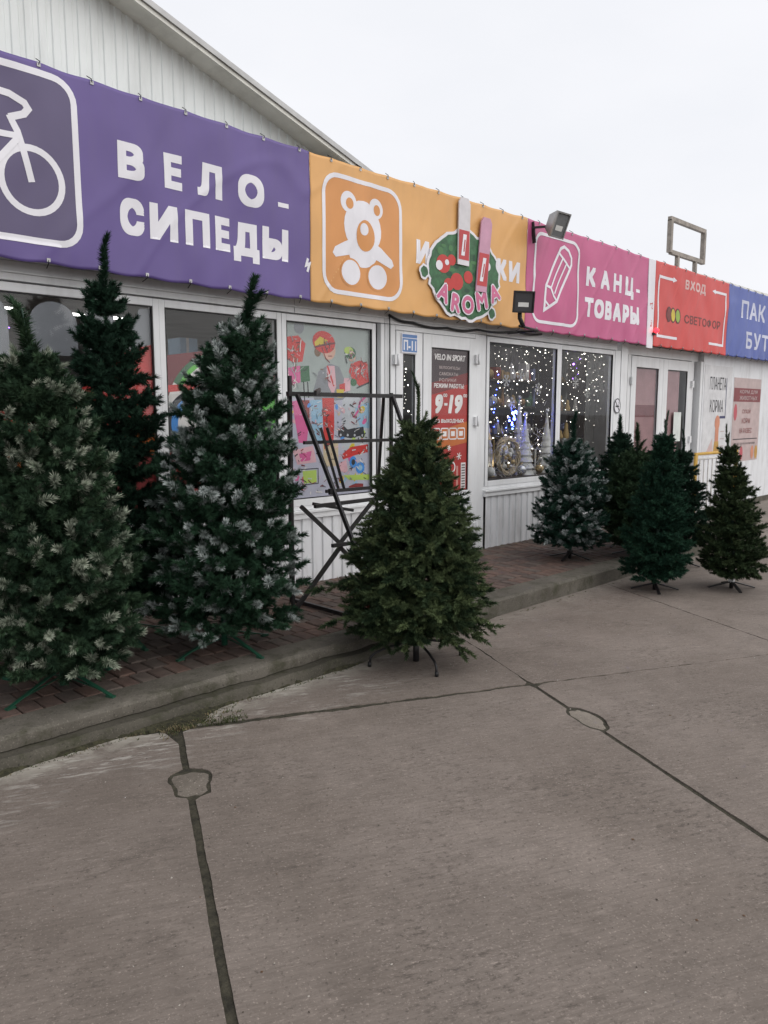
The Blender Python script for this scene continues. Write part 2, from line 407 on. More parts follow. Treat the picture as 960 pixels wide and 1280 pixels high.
for i in range(-6, 7):
    for j in range(-2, 2):
        s0, s1, t0, t1 = i * SW, (i + 1) * SW, j * TL, (j + 1) * TL
        def hw_s(k, j):                     # half-width of the joint at s = k*SW
            if k == -1 and j < 0: return 0.016
            if k == 0 and j < 0: return 0.012
            if j >= 0: return 0.004
            return 0.012
        a, b = hw_s(i, j), hw_s(i + 1, j)
        c = 0.006; pts = []
        def seg(p, q, fixed, kind):
            n = max(2, int(abs(q - p) / 0.022)) if (abs(i) < 4) else 8
            for k in range(n):
                pts.append((p + (q - p) * k / n, fixed, kind))
        seg(s0 + a + .012, s1 - b - .012, t0, 'b'); seg(t0 + .045, t1 - .045, s1, 'r'); seg(s1 - b - .012, s0 + a + .012, t1, 't'); seg(t1 - .045, t0 + .045, s0, 'l')
        out = []
        for (q, fx, kd) in pts:
            cc = 0.021 if -2.3 < q < -0.9 else (0.015 if q < 0.05 and q > -1 else 0.005)
            if kd == 'b': s, t = q, fx + cc + jn(q, fx + 1, 0.012)
            elif kd == 't': s, t = q, fx - cc + jn(q, fx + 2, 0.012)
            elif kd == 'r': s, t = fx - b + jn(q, fx + 3, 0.0026 if j < 0 else 0.012), q
            else: s, t = fx + a + jn(q, fx + 4, 0.0026 if j < 0 else 0.012), q
            s = min(max(s, s0 + 0.002), s1 - 0.002); t = min(max(t, t0 + 0.002), t1 - 0.002)
            if i == -2 and j == -1:         # broken corner by the kerb, full of moss
                d = (s1 - s) + (t1 - t) * 0.45
                if d < 0.10: s -= (0.10 - d) * 0.8
            for pi, (ps, pt, prs, prt) in enumerate(patches):
                a_, b_ = prs + 0.014, prt + 0.016
                if kd in 'rl' and abs(fx - ps) < 0.2 and abs(t - pt) < b_:
                    side = -1 if kd == 'r' else 1; ex = 4.0 if pi == 0 else 2.0; h_ = a_ * (1 - abs((t - pt) / b_) ** ex) ** (1 / ex); th = math.atan2((t - pt) / b_, side * h_ / a_)
                    h_ *= patch_k(pi, th) * (1 + .10 * mnoise.noise(Vector((t * 45, side, pi)))); s = max(s, ps + h_) if side > 0 else min(s, ps - h_)
            out.append(st(s, t))
        bm = bmesh.new(); vs = [bm.verts.new((p[0], p[1], 0.0)) for p in out]
        # drop duplicates
        bmesh.ops.remove_doubles(bm, verts=bm.verts[:], dist=0.0005)
        bm.verts.ensure_lookup_table(); vs = list(bm.verts)
        f = bm.faces.new(vs); 
        if f.normal.z < 0: f.normal_flip()
        ex = bmesh.ops.extrude_face_region(bm, geom=[f])
        for v in [e for e in ex['geom'] if isinstance(e, bmesh.types.BMVert)]: v.co.z = 0.0
        low = [v for v in vs if v.is_valid]
        for v in low: v.co.z = -0.05
        bmesh.ops.delete(bm, geom=[ff for ff in bm.faces if all(v.co.z < -0.04 for v in ff.verts)], context='FACES_ONLY')
        bmesh.ops.recalc_face_normals(bm, faces=bm.faces[:])
        me = bpy.data.meshes.new('slab'); bm.to_mesh(me); bm.free(); me.materials.append(M_slab)
        o = link('slab', me, ground); o.location.z = rng.uniform(-0.002, 0.0)
        nslab += 1
for pi, (ps, pt, prs, prt) in enumerate(patches):
    vs = [(*st(ps, pt), -0.002)]; n = 26
    for k in range(n):
        th = 2 * math.pi * k / n; ex = 4.0 if pi == 0 else 2.0; r = patch_k(pi, th) * rng.uniform(.90, 1.02) / (abs(math.cos(th)) ** ex + abs(math.sin(th)) ** ex) ** (1 / ex); vs.append((*st(ps + prs * r * math.cos(th), pt + prt * .95 * r * math.sin(th)), -0.006))
    for k in range(n): vs.append((vs[1 + k][0], vs[1 + k][1], -0.03))
    fs = [(0, 1 + k, 1 + (k + 1) % n) for k in range(n)] + [(1 + k, 1 + n + k, 1 + n + (k + 1) % n, 1 + (k + 1) % n) for k in range(n)]
    p = MB(); p.add(vs, fs, M_patch); p.build('joint_patch', ground)

# ------------------------------------------------------------------ raised pavement with kerb and pavers
PX0, PX1, PZ = -5.0, 9.4, 0.13
g = MB(); g.box(PX0, PX1, 3.8, YW + 0.3, -0.02, 0.108, M_soil)
pave = tag(g.build('pavement'), kind='structure')
# kerb: cast in two lifts, the lower one proud at the near end
def kerb_mesh():
    nx = 420; up = []; lo = []
    for i in range(nx + 1):
        x = PX0 + (PX1 - PX0) * i / nx
        w = max(0.0, min(1.0, (5.2 - x) / 2.2))
        N = lambda f, k: mnoise.noise(Vector((x * f, k, 0)))
        n1 = 0.006 * N(2.1, 0) + 0.004 * N(9, 3) + 0.003 * N(31, 4)
        n2 = 0.010 * N(3.1, 5) + 0.007 * N(13, 9) + 0.004 * N(37, 2)
        n3 = 0.012 * N(4.1, 15) + 0.006 * N(17, 19)
        chip = 0.012 * max(0, N(6.3, 40) - 0.25) / 0.5 + 0.008 * max(0, N(23, 44) - 0.3)
        zl = (0.058 + n3) * min(1, w * 2) - 0.03 * (1 - min(1, w * 2)); yb = 3.585 - 0.060 * w + n2 + 0.06 * (1 - min(1, w * 2))
        up.append([(x, 3.84, 0.09), (x, 3.835, PZ + 0.001), (x, 3.70, PZ + 0.003 + n1 * 0.3), (x, 3.626 + n1 + chip, PZ + 0.002), (x, 3.606 + n1 + chip * .6, PZ - 0.014 - chip),
                   (x, 3.604 + n1, max(0.092 + n3 * .5, zl + .02)), (x, 3.608 + n1 + 0.004 * N(50, 7), zl + 0.006), (x, 3.66, zl - 0.01)])
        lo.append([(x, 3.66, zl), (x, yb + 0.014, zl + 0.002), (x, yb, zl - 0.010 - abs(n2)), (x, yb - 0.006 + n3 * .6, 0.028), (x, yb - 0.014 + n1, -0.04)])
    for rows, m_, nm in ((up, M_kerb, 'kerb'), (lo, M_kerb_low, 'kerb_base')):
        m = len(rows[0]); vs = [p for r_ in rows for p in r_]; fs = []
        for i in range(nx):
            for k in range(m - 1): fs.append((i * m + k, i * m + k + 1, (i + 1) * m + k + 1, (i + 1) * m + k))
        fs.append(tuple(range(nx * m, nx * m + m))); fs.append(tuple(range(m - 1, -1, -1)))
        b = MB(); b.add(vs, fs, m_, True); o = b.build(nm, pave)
        md = o.modifiers.new('edge', 'EDGE_SPLIT'); md.split_angle = R(38)
kerb_mesh()
# pavers: courses along the kerb, staggered
BW, BD, GAP = 0.105, 0.172, 0.008
def paver_mesh(w, d, m):
    b = MB(); h = 0.03; c = 0.006
    vs = [(-w, -d, -h), (w, -d, -h), (w, d, -h), (-w, d, -h), (-w, -d, -c), (w, -d, -c), (w, d, -c), (-w, d, -c),
          (-w + c, -d + c, 0), (w - c, -d + c, 0), (w - c, d - c, 0), (-w + c, d - c, 0)]
    fs = [(0, 1, 5, 4), (1, 2, 6, 5), (2, 3, 7, 6), (3, 0, 4, 7), (4, 5, 9, 8), (5, 6, 10, 9), (6, 7, 11, 10), (7, 4, 8, 11), (8, 9, 10, 11)]
    me = bpy.data.meshes.new('brick'); me.from_pydata(vs, [], fs); me.materials.append(m); me.update(); return me
pm = [paver_mesh((BW - GAP) / 2, (BD - GAP) / 2, m) for m in M_brick]
spots = []
row = 0; y = 3.842
while y < YW - 0.02:
    x = PX0 + 0.05 + (row % 2) * BW / 2
    while x < PX1 - 0.06:
        spots.append((x, y + BD / 2, rng.randrange(5), rng.uniform(-0.003, 0.003), rng.uniform(-0.8, 0.8))); x += BW
    y += BD; row += 1
vis = [s for s in spots if s[0] > 0.75]
vis.sort(key=lambda s: (s[0] ** 2 + s[1] ** 2)); near = vis[:300]; ns = set(id(s) for s in near)
for (x, yy, k, dz, rz) in near:
    o = link('brick', pm[k], pave, (x, yy, PZ + dz)); o.rotation_euler = (R(rng.uniform(-0.6, 0.6)), R(rng.uniform(-0.6, 0.6)), R(rz))
b = MB()
for s_ in spots:
    if id(s_) in ns: continue
    x, yy, k, dz, rz = s_; me = pm[k]
    if yy + BD / 2 > YW + 0.1: continue
    b.add([(v.co.x + x, v.co.y + yy, v.co.z + PZ + dz) for v in me.vertices], [tuple(p.vertices) for p in me.polygons], M_brick[k])
tag(b.build('brick_paving', pave), kind='stuff')

# weeds and moss along the kerb foot and the wall foot
def grass_tuft(b, c, n, h, sp, m):
    for _ in range(n):
        a = rng.uniform(0, 6.28); r = sp * math.sqrt(rng.random()); p = Vector(c) + Vector((r * math.cos(a), r * math.sin(a) * 0.6, 0))
        l_ = h * rng.uniform(0.4, 1.0); t = rng.uniform(0, 6.28); dv = Vector((math.cos(t), math.sin(t), 0)); w = Vector((-dv.y, dv.x, 0)) * 0.0022
        q1 = p + dv * l_ * 0.25 + Vector((0, 0, l_ * 0.65)); q2 = p + dv * l_ * 0.75 + Vector((0, 0, l_ * 0.85))
        b.add([p - w, p + w, q1 + w * 0.8, q1 - w * 0.8, q2], [(0, 1, 2, 3), (3, 2, 4)], m)
M_moss = mat('moss', (0.045, 0.055, 0.018), 0.9, var=0.5, scale=20)
M_straw = mat('dry_grass', (0.16, 0.13, 0.07), 0.9, var=0.4, scale=20)
b = MB()
for k in range(230):
    x = rng.uniform(0.9, 3.2) if rng.random() < .8 else rng.uniform(3.0, 6.9)
    w = max(0.0, min(1.0, (5.2 - x) / 2.2)); grass_tuft(b, (x, 3.565 - 0.060 * w - rng.uniform(0.0, 0.03), -0.005), 5, rng.uniform(0.006, 0.020), 0.02, M_moss if rng.random() < .7 else M_straw)
for k in range(120): grass_tuft(b, (rng.gauss(1.97, .14), rng.gauss(3.43, .04), .0), 5, rng.uniform(.008, .022), .02, M_moss if rng.random() < .65 else M_straw)
for c in ((2.11, 3.34), (2.16, 3.32), (2.05, 3.37), (1.92, 3.40), (1.86, 3.42), (2.2, 3.30)): grass_tuft(b, (*c, -0.01), 60, 0.032, 0.05, M_moss if c[0] > 2 else M_straw)
for k in range(60):                                     # in the joints
    t = rng.uniform(-2.2, 0); s = rng.gauss(-SW, 0.009); grass_tuft(b, (*st(s, t), -0.016), 4, 0.010, 0.008, M_moss)
for k in range(90):
    s = rng.uniform(-2.0, 0.4); grass_tuft(b, (*st(s, rng.gauss(0, 0.006)), -0.014), 3, 0.010, 0.008, M_straw if rng.random() < .5 else M_moss)
for k in range(70):
    t = rng.uniform(-0.4, 0); s = -SW - rng.uniform(0, 0.07); grass_tuft(b, (*st(s, t), -0.016), 5, 0.014, 0.012, M_moss if rng.random() < .6 else M_straw)
for k in range(150):                                     # against the wall
    grass_tuft(b, (rng.uniform(1.0, 5.1) if rng.random() < .6 else rng.uniform(6.5, 8.5), YW - rng.uniform(0.02, 0.07), PZ - 0.01), 4, rng.uniform(0.01, 0.045), 0.015, M_moss if rng.random() < .6 else M_straw)
tag(b.build('weeds'), 'moss and dry grass in the slab joints and along the kerb foot', 'weeds', kind='stuff')
b = MB(); vs = []; fs = []; nx = 240
for i in range(nx + 1):
    x = 0.9 + 2.4 * i / nx; w = max(0.0, min(1.0, (5.2 - x) / 2.2)); yk = 3.582 - 0.060 * w
    wd = 0.008 + 0.060 * max(0, mnoise.noise(Vector((x * 3.3, 1, 1)))) + 0.012 * mnoise.noise(Vector((x * 19, 2, 1))) + 0.13 * math.exp(-((x - 1.96) / 0.17) ** 2) * (1 + .5 * mnoise.noise(Vector((x * 11, 4, 4)))) + 0.012 * mnoise.noise(Vector((x * 60, 2, 9)))
    for k in range(6):
        t = k / 5; vs.append((x, yk - wd * t, 0.018 * (1 - t) ** 1.5 + (0.004 * mnoise.noise(Vector((x * 40, t * 9, 3)))) * (1 if 0 < k < 5 else 0) + (0.002 if k < 5 else -0.012)))
for i in range(nx):
    for k in range(5): a_ = i * 6 + k; fs.append((a_, a_ + 1, a_ + 7, a_ + 6))
b.add(vs, fs, mat('damp_soil', (0.036, 0.034, 0.018), .95, var=.6, scale=45, bump=.9, bscale=130), True); tag(b.build('soil'), 'damp soil and moss washed up against the foot of the kerb', 'soil', kind='stuff')
# grit and litter on the slabs
M_grit = [mat('grit_pale', (0.36, 0.33, 0.29), 0.9), mat('grit_dark', (0.06, 0.05, 0.04), 0.9), mat('paper_bit', (0.7, 0.7, 0.68), 0.8), mat('dead_leaf', (0.10, 0.055, 0.03), 0.8)]
b = MB()
for k in range(900):
    x, yy = rng.uniform(0.5, 6.5), rng.uniform(0.5, 3.5); r = rng.uniform(0.0012, 0.0042) * (1.4 if rng.random() < .05 else 1)
    m = M_grit[0] if rng.random() < .5 else M_grit[1]
    if rng.random() < .02: m = M_grit[2]
    elif rng.random() < .03: m = M_grit[3]; r *= 2.0
    vs = [Vector((x, yy, 0)) + Vector((math.cos(a) * r * rng.uniform(.6, 1.2), math.sin(a) * r * rng.uniform(.6, 1.2), 0)) for a in (0, 1.5, 3.1, 4.6)]
    tp = Vector((x, yy, r * (0.7 if m in M_grit[:2] else 0.25)))
    b.add(vs + [tp], [(0, 1, 4), (1, 2, 4), (2, 3, 4), (3, 0, 4)], m)
tag(b.build('grit'), 'fine grit and crumbs of litter strewn over the concrete slabs', 'grit', kind='stuff')

# ------------------------------------------------------------------ shop building
bld = empty('shop_building', (4, YW, 0))
tag(bld, 'long white single-storey shop pavilion with glazed front behind the fir trees', 'building')
bld.location = (0, 0, 0)
# upper wall behind the banners and shell
b = MB(); b.box(-6, 15.6, YW + 0.05, YW + 0.25, 2.56, 3.60, M_panel); b.build('upper_wall', bld)
b = MB(); b.box(-6, 15.6, 4.975, YW + 0.05, 2.545, 2.575, M_panel)
b.box(-6, 15.6, 4.985, 5.06, 3.58, 3.625, M_trim); b.build('soffit', bld)
b = MB(); b.box(5.4, 15.6, YW + 0.25, 11, 3.35, 3.5, M_panel); b.build('flat_roof', bld)
b = MB(); b.box(-6, 15.6, 10.9, 11, -0.02, 3.35, M_inwall); b.box(15.5, 15.6, YW + 0.02, 10.9, -0.02, 3.35, M_panel); b.box(-6, -5.9, YW + 0.02, 10.9, -0.02, 3.35, M_panel)
b.build('back_wall', bld)
b = MB(); b.box(-5.9, 15.5, YW + 0.12, 10.9, -0.03, 0.12, M_infloor); b.build('shop_floor', bld)
b = MB(); b.box(-5.9, 15.5, YW + 0.26, 10.9, 2.68, 2.74, M_inwall)
b.box(10.0, 10.05, YW + 0.26, 10.9, 0.12, 2.68, M_inwall); b.box(5.06, 5.1, YW + 0.3, 7.0, 0.12, 2.68, M_inwall); b.build('ceiling', bld)
for (x, y_) in ((2.6, 6.4), (3.75, 6.4), (2.6, 8.2), (3.75, 8.2), (1.2, 7.0), (7.7, 5.85), (9.0, 5.85), (10.8, 7.6)):
    b = MB(); b.box(x - 0.3, x + 0.3, y_ - 0.08, y_ + 0.08, 2.64, 2.675, M_white); b.box(x - 0.28, x + 0.28, y_ - 0.06, y_ + 0.06, 2.632, 2.642, M_tube); b.build('ceiling_lamp', bld)

# corrugated sheets
def corrugated(x0, x1, z0, z1, y, m, period=0.115, depth=0.014, top=None):
    prof = []; x = x0
    while x < x1 - 1e-6:
        for dx, dy in ((0, 0), (0.50, 0), (0.58, 1), (0.90, 1), (0.98, 0)):
            xx = x + dx * period
            if xx <= x1: prof.append((xx, y + dy * depth))
        x += period
    prof.append((x1, y)); vs = []; fs = []
    for (xx, yy) in prof: vs += [(xx, yy, z0), (xx, yy, top(xx) if top else z1)]
    for k in range(len(prof) - 1): fs.append((2 * k, 2 * k + 2, 2 * k + 3, 2 * k + 1))
    b = MB(); b.add(vs, fs, m); return b
corrugated(-5.9, 5.06, 0.11, 0.70, YW - 0.012, M_panel).build('corrugated_skirt', bld)
corrugated(6.64, 9.62, 0.11, 0.70, YW - 0.012, M_panel).build('corrugated_skirt', bld)
# header and pier panels (flat white sheet, each its own piece)
def panel(x0, x1, z0, z1, y0=YW - 0.004, y1=YW + 0.05, m=None, name='wall_panel'):
    b = MB(); b.box(x0, x1, y0, y1, z0, z1, m or M_white); return b.build(name, bld, bevel=0.003)
for x0, x1 in ((-5.9, -1.2), (-1.195, 1.62), (1.625, 4.05), (4.055, 5.10), (5.105, 6.62), (6.625, 9.40)): panel(x0, x1, 2.425, 2.544)
panel(5.052, 5.10, 0.12, 2.42); panel(5.104, 5.17, 0.12, 2.42, YW - 0.010)
panel(6.475, 6.615, 0.12, 2.42); panel(9.355, 9.50, 0.705, 2.42); panel(9.505, 9.64, 0.12, 2.54, YW - 0.012)
# a thin drip moulding along the header
b = MB(); b.box(-5.9, 9.4, YW - 0.022, YW - 0.005, 2.470, 2.482, M_white); b.build('drip_moulding', bld)

def window(x0, x1, z0, z1, sill=True):
    """x0..x1, z0..z1 = visible glass"""
    fw = 0.047
    b = MB(); y0, y1 = YW - 0.006, YW + 0.06
    b.box(x0 - fw, x0, y0, y1, z0 - 0.06, z1 + 0.055, M_white); b.box(x1, x1 + fw, y0, y1, z0 - 0.06, z1 + 0.055, M_white)
    b.box(x0, x1, y0, y1, z1, z1 + 0.055, M_white); b.box(x0, x1, y0, y1, z0 - 0.06, z0, M_white)
    w = b.build('window', bld, bevel=0.004)
    d = MB(); t = 0.008; yy = YW + 0.008
    d.box(x0, x0 + t, yy - 0.012, yy + 0.01, z0, z1, M_dark); d.box(x1 - t, x1, yy - 0.012, yy + 0.01, z0, z1, M_dark)
    d.box(x0 + t, x1 - t, yy - 0.012, yy + 0.01, z1 - t, z1, M_dark); d.box(x0 + t, x1 - t, yy - 0.012, yy + 0.01, z0, z0 + t, M_dark)
    d.build('gasket', w)
    p = MB(); p.box(x0 + 0.002, x1 - 0.002, YW + 0.012, YW + 0.018, z0 + 0.002, z1 - 0.002, M_glass); p.build('pane', w)
    return w
WZ0, WZ1 = 0.872, 2.358
WIN = [(-1.1, 0.62), (0.72, 2.775), (2.868, 3.868), (3.965, 4.94), (6.68, 7.985), (8.08, 9.295)]
for x0, x1 in WIN: window(x0, x1, WZ0, WZ1)
for x0, x1 in ((-5.9, 5.05), (6.60, 9.50)):
    b = MB(); b.box(x0, x1, YW - 0.045, YW + 0.03, 0.752, 0.775, M_white); b.box(x0, x1, YW - 0.030, YW + 0.03, 0.702, 0.750, M_white); b.box(x0, x1, YW - 0.002, YW + 0.03, 0.776, 0.811, M_white); b.build('window_sill', bld, bevel=0.003)
panel(-5.9, -1.15, 0.815, 2.42)

def leaf(x0, x1, z0, z1, gx0, gx1, gz0, gz1, y, name='door'):
    b = MB(); y1 = y + 0.05
    b.box(x0, gx0, y, y1, z0, z1, M_white); b.box(gx1, x1, y, y1, z0, z1, M_white)
    b.box(gx0, gx1, y, y1, z0, gz0, M_white); b.box(gx0, gx1, y, y1, gz1, z1, M_white)
    d = b.build(name, bld, bevel=0.004)
    p = MB(); p.box(gx0, gx1, y + 0.02, y + 0.026, gz0, gz1, M_glass); p.build('pane', d)
    g_ = MB(); t = 0.007
    for q in ((gx0, gx0 + t, gz0, gz1), (gx1 - t, gx1, gz0, gz1), (gx0 + t, gx1 - t, gz0, gz0 + t), (gx0 + t, gx1 - t, gz1 - t, gz1)): g_.box(q[0], q[1], y + 0.008, y + 0.019, q[2], q[3], M_dark)
    g_.build('gasket', d)
    return d
# first entrance: narrow leaf + main leaf
b = MB(); b.box(5.172, 5.235, YW - 0.012, YW + 0.05, 0.12, 2.42, M_white); b.box(6.425, 6.472, YW - 0.012, YW + 0.05, 0.12, 2.42, M_white); b.box(5.235, 6.425, YW - 0.012, YW + 0.05, 2.375, 2.42, M_white)
b.build('door_frame', bld, bevel=0.004)
d1 = leaf(5.240, 5.605, 0.14, 2.37, 5.335, 5.505, 0.55, 2.16, YW - 0.018)
d2 = leaf(5.615, 6.420, 0.14, 2.37, 5.735, 6.325, 0.80, 2.245, YW - 0.022)
for d, hx, zs in ((d1, 5.228, (2.10, 1.25, 0.40)), (d2, 6.432, (2.16, 1.52, 0.40))):
    for z in zs:
        b = MB(); b.box(hx - 0.035, hx + 0.035, YW - 0.052, YW - 0.013, z - 0.045, z + 0.045, M_white); b.tube([(hx, YW - 0.058, z - 0.055), (hx, YW - 0.058, z + 0.055)], 0.010, M_white, 8); b.build('hinge', d)
b = MB(); b.tube([(5.665, YW - 0.03, 1.22), (5.665, YW - 0.07, 1.22), (5.665, YW - 0.07, 1.46), (5.665, YW - 0.03, 1.46)], 0.010, M_white); b.build('handle', d2)
# second entrance: recessed double door with side light
b = MB(); Y2 = YW + 0.10
b.box(9.642, 9.70, Y2 - 0.1, Y2 + 0.05, 0.0, 2.54, M_white); b.box(9.86, 9.945, Y2 - 0.02, Y2 + 0.05, 0.0, 2.40, M_white); b.box(11.86, 11.95, Y2 - 0.02, Y2 + 0.05, 0.0, 2.40, M_white)
b.box(9.70, 12.1, Y2 - 0.02, Y2 + 0.05, 2.40, 2.54, M_white); b.box(12.02, 12.1, Y2 - 0.1, Y2 + 0.05, 0.0, 2.40, M_white); b.build('door_frame', bld, bevel=0.004)
for x0, x1 in ((9.70, 9.86), (11.95, 12.02)):
    b = MB(); b.box(x0, x1, Y2 + 0.01, Y2 + 0.02, 0.0, 2.40, M_glass); b.build('side_light', bld)
d3 = leaf(9.95, 10.90, 0.0, 2.39, 10.09, 10.76, 0.30, 2.24, Y2 - 0.028)
d4 = leaf(10.905, 11.855, 0.0, 2.39, 11.05, 11.72, 0.30, 2.24, Y2 - 0.028)
for d, hx in ((d3, 9.945), (d4, 11.862)):
    for z in (2.05, 1.2, 0.3):
        b = MB(); b.box(hx - 0.03, hx + 0.03, Y2 - 0.06, Y2 - 0.03, z - 0.05, z + 0.05, M_white); b.build('hinge', d)
for d, hx in ((d3, 10.83), (d4, 10.98)):
    b = MB(); b.tube([(hx, Y2 - 0.03, 1.0), (hx, Y2 - 0.08, 1.0), (hx, Y2 - 0.08, 1.30), (hx, Y2 - 0.03, 1.30)], 0.012, M_white); b.build('handle', d)
M_pinkpaper = mat('pink_film', (0.40, 0.23, 0.235), 0.5, var=0.1)
for d, x0, x1, z0, z1 in ((d3, 10.10, 10.75, 0.95, 2.23), (d4, 11.06, 11.52, 1.0, 2.23)):
    a = Art(flat(Y2 + 0.012)); a.rect(x0, x1, z0, z1, M_pinkpaper)
    if d is d3: a.rect(x0, x1, 1.55, 1.72, mat('dark_pink_film', (0.20, 0.07, 0.075), 0.5), 2)
    a.build('window_film', d)
a = Art(flat(Y2 - 0.029)); a.rect(11.30, 11.55, 1.18, 1.62, mat('notice_paper', (0.62, 0.66, 0.63), 0.7)); a.build('notice', d4)
# end bay of flush white panels
panel(12.105, 13.30, -0.02, 2.54, YW - 0.004, YW + 0.1, M_panel); panel(13.305, 14.45, -0.02, 2.54, YW - 0.004, YW + 0.1, M_panel); panel(14.455, 15.6, -0.02, 2.54, YW - 0.004, YW + 0.1, M_panel)
b = MB(); b.box(12.1, 15.6, YW - 0.02, YW - 0.005, -0.01, 0.09, M_kerb); b.build('plinth', bld)

# gable of the taller hall rising behind the banner
GX = -1.6
def rake(x): return 4.262 - (max(x, GX) - 2.75) * 0.322 - (GX - x if x < GX else 0) * 0.322
hall = empty('gabled_hall', (0, 0, 0)); tag(hall, 'white corrugated gable end with pale roof edge rising above the purple banner', 'building')
corrugated(-7.5, 4.95, 3.45, 0, 5.205, M_gable, 0.085, 0.009, top=lambda x: rake(x) + 0.005).build('gable_wall', hall)
def rake_strip(y0, y1, d0, d1, m, name, x1):
    b = MB(); xs = [-8.0, GX, x1]
    lo = [(x, rake(x) + d0) for x in xs]; hi = [(x, rake(x) + d1) for x in xs]
    vs = [(x, y0, z) for x, z in lo] + [(x, y0, z) for x, z in hi] + [(x, y1, z) for x, z in lo] + [(x, y1, z) for x, z in hi]
    fs = []
    for k in range(2): fs += [(k, k + 1, k + 4, k + 3), (k + 6, k + 9, k + 10, k + 7), (k, k + 6, k + 7, k + 1), (k + 3, k + 4, k + 10, k + 9)]
    fs += [(0, 3, 9, 6), (2, 8, 11, 5)]
    b.add(vs, fs, m); return b.build(name, hall)
rake_strip(5.02, 10.9, 0.0, 0.03, M_trim, 'roof', 4.85)
rake_strip(4.99, 5.018, -0.018, 0.036, M_trim, 'fascia_board', 4.85)
rake_strip(4.972, 4.988, 0.012, 0.052, M_alu, 'roof_edge_trim', 4.9)
# ------------------------------------------------------------------ banners
YB = 4.95
def vinyl(name, col): return mat(name, col, 0.42, var=0.06, scale=1.8, spec=0.35, dirt=0.10)
V_purple = vinyl('purple_vinyl', (0.116, 0.081, 0.25)); V_purpled = vinyl('purple_grey_vinyl', (0.098, 0.080, 0.16))
V_orange = vinyl('orange_vinyl', (0.66, 0.36, 0.13)); V_oranged = vinyl('orange_dark_vinyl', (0.60, 0.265, 0.085))
V_pink = vinyl('pink_vinyl', (0.48, 0.098, 0.22)); V_red = vinyl('red_vinyl', (0.56, 0.062, 0.055)); V_blue = vinyl('blue_vinyl', (0.075, 0.11, 0.36))
V_white = vinyl('white_print', (0.72, 0.71, 0.75))
def wrinkle(x, z):
    top = max(0.0, (z - 3.38) / 0.27); bot = max(0.0, (2.78 - z) / 0.28)
    w = 0.014 * mnoise.noise(Vector((x * 1.1, z * 0.8, 1.0))) + 0.014 * mnoise.noise(Vector((x * 2.6 + z * 1.7, z * 1.2 - x * 0.6, 4.0)))
    w += 0.006 * mnoise.noise(Vector((x * 5 - z * 3.5, z * 1.6 + x, 9.0))) - 0.006 * math.exp(-(mnoise.noise(Vector((x * 1.5 - z * .9, z * .6 + 3, 2.0))) / 0.055) ** 2)
    ph = x / 0.33 * 2 * math.pi
    w += (top * 0.006 + bot * 0.008) * math.cos(ph) + (top + bot) * 0.010 * (abs(math.sin(ph / 2 + .3 * mnoise.noise(Vector((x, 7, 7))))) - .6)
    return w
def bmap(x, z, k): return (x, YB - 0.0013 * k + wrinkle(x, z), z)
def btop(x): return 3.648 + 0.004 * math.cos(x / 0.33 * 2 * math.pi) + 0.005 * mnoise.noise(Vector((x, 0, 3))) + (0.018 * max(0, 4.0 - x) if x < 4 else 0) - (0.010 * max(0, x - 7))
def bbot(x): return 2.502 + (0.006 * math.cos(x / 0.33 * 2 * math.pi)) + (0.010 * max(0, 3.4 - x)) + 0.004 * mnoise.noise(Vector((x * 2, 0, 8)))
def banner(x0, x1, m, label, zt=None, zb=None):
    root = empty('banner', (x0, YB, 2.5)); root.location = (0, 0, 0); tag(root, label, 'banner', 'fascia banners along the shop front')
    nx = int((x1 - x0) / 0.02); nz = 56; vs = []; fs = []
    for i in range(nx + 1):
        x = x0 + (x1 - x0) * i / nx
        for k in range(nz + 1):
            z = bbot(x) + (btop(x) - bbot(x)) * k / nz; vs.append(bmap(x, z, 0))
    for i in range(nx):
        for k in range(nz): a = i * (nz + 1) + k; fs.append((a, a + nz + 1, a + nz + 2, a + 1))
    b = MB(); b.add(vs, fs, m, True); o = b.build('sheet', root)
    md = o.modifiers.new('thick', 'SOLIDIFY'); md.thickness = 0.0012; md.offset = -1
    t = MB(); k = math.ceil((x0 + 0.05) / 0.33)                    # eyelet ties top and bottom
    while k * 0.33 < x1 - 0.04:
        x = k * 0.33
        for z, s_ in ((btop(x) - 0.018, 1), (bbot(x) + 0.018, -1)):
            y_ = YB + wrinkle(x, z)
            t.box(x - 0.011, x + 0.011, y_ - 0.005, y_ - 0.001, z - 0.011, z + 0.011, M_alu)
            t.tube([(x, y_ - 0.004, z), (x + rng.uniform(-.01, .01), y_ - 0.008, z + s_ * 0.02), (x + rng.uniform(-.02, .02), y_ + 0.03, z + s_ * 0.045)], 0.003, M_dark, 5)
        k += 1
    tag(t.build('ties', root), kind='stuff')
    return root
def letter(parent, ch, x0, x1, z0, z1, m, bold=0.055, fn=None, grid=0.025, name='letter'):
    a = Art(fn or bmap, grid); a.text(ch, x0, x1, z0, z1, m, 1.2, bold) if ch != '-' else a.rect(x0, x1, z0, z1, m, 1.2); return a.build(name, parent)
def letters(parent, seq, z0, z1, m, bold=0.055):
    for ch, x0, x1 in seq: letter(parent, ch, x0, x1, z0, z1, m, bold)
def word(parent, body, x0, x1, z0, z1, m, bold=0.055, drop=''):
    """one object per letter, spaced by the glyph widths; letters in drop hang below the line"""
    ws = []
    for ch in body: v, _ = glyphs(ch, 0.0); ws.append(float(v[:, 0].max() - v[:, 0].min()))
    k = (x1 - x0) / (sum(ws) + 0.10 * (len(ws) - 1)); x = x0
    for ch, w in zip(body, ws): letter(parent, ch, x, x + w * k, z0 - (0.2 * (z1 - z0) if ch in drop else 0), z1, m, bold); x += (w + 0.10) * k
GRID = 0.025
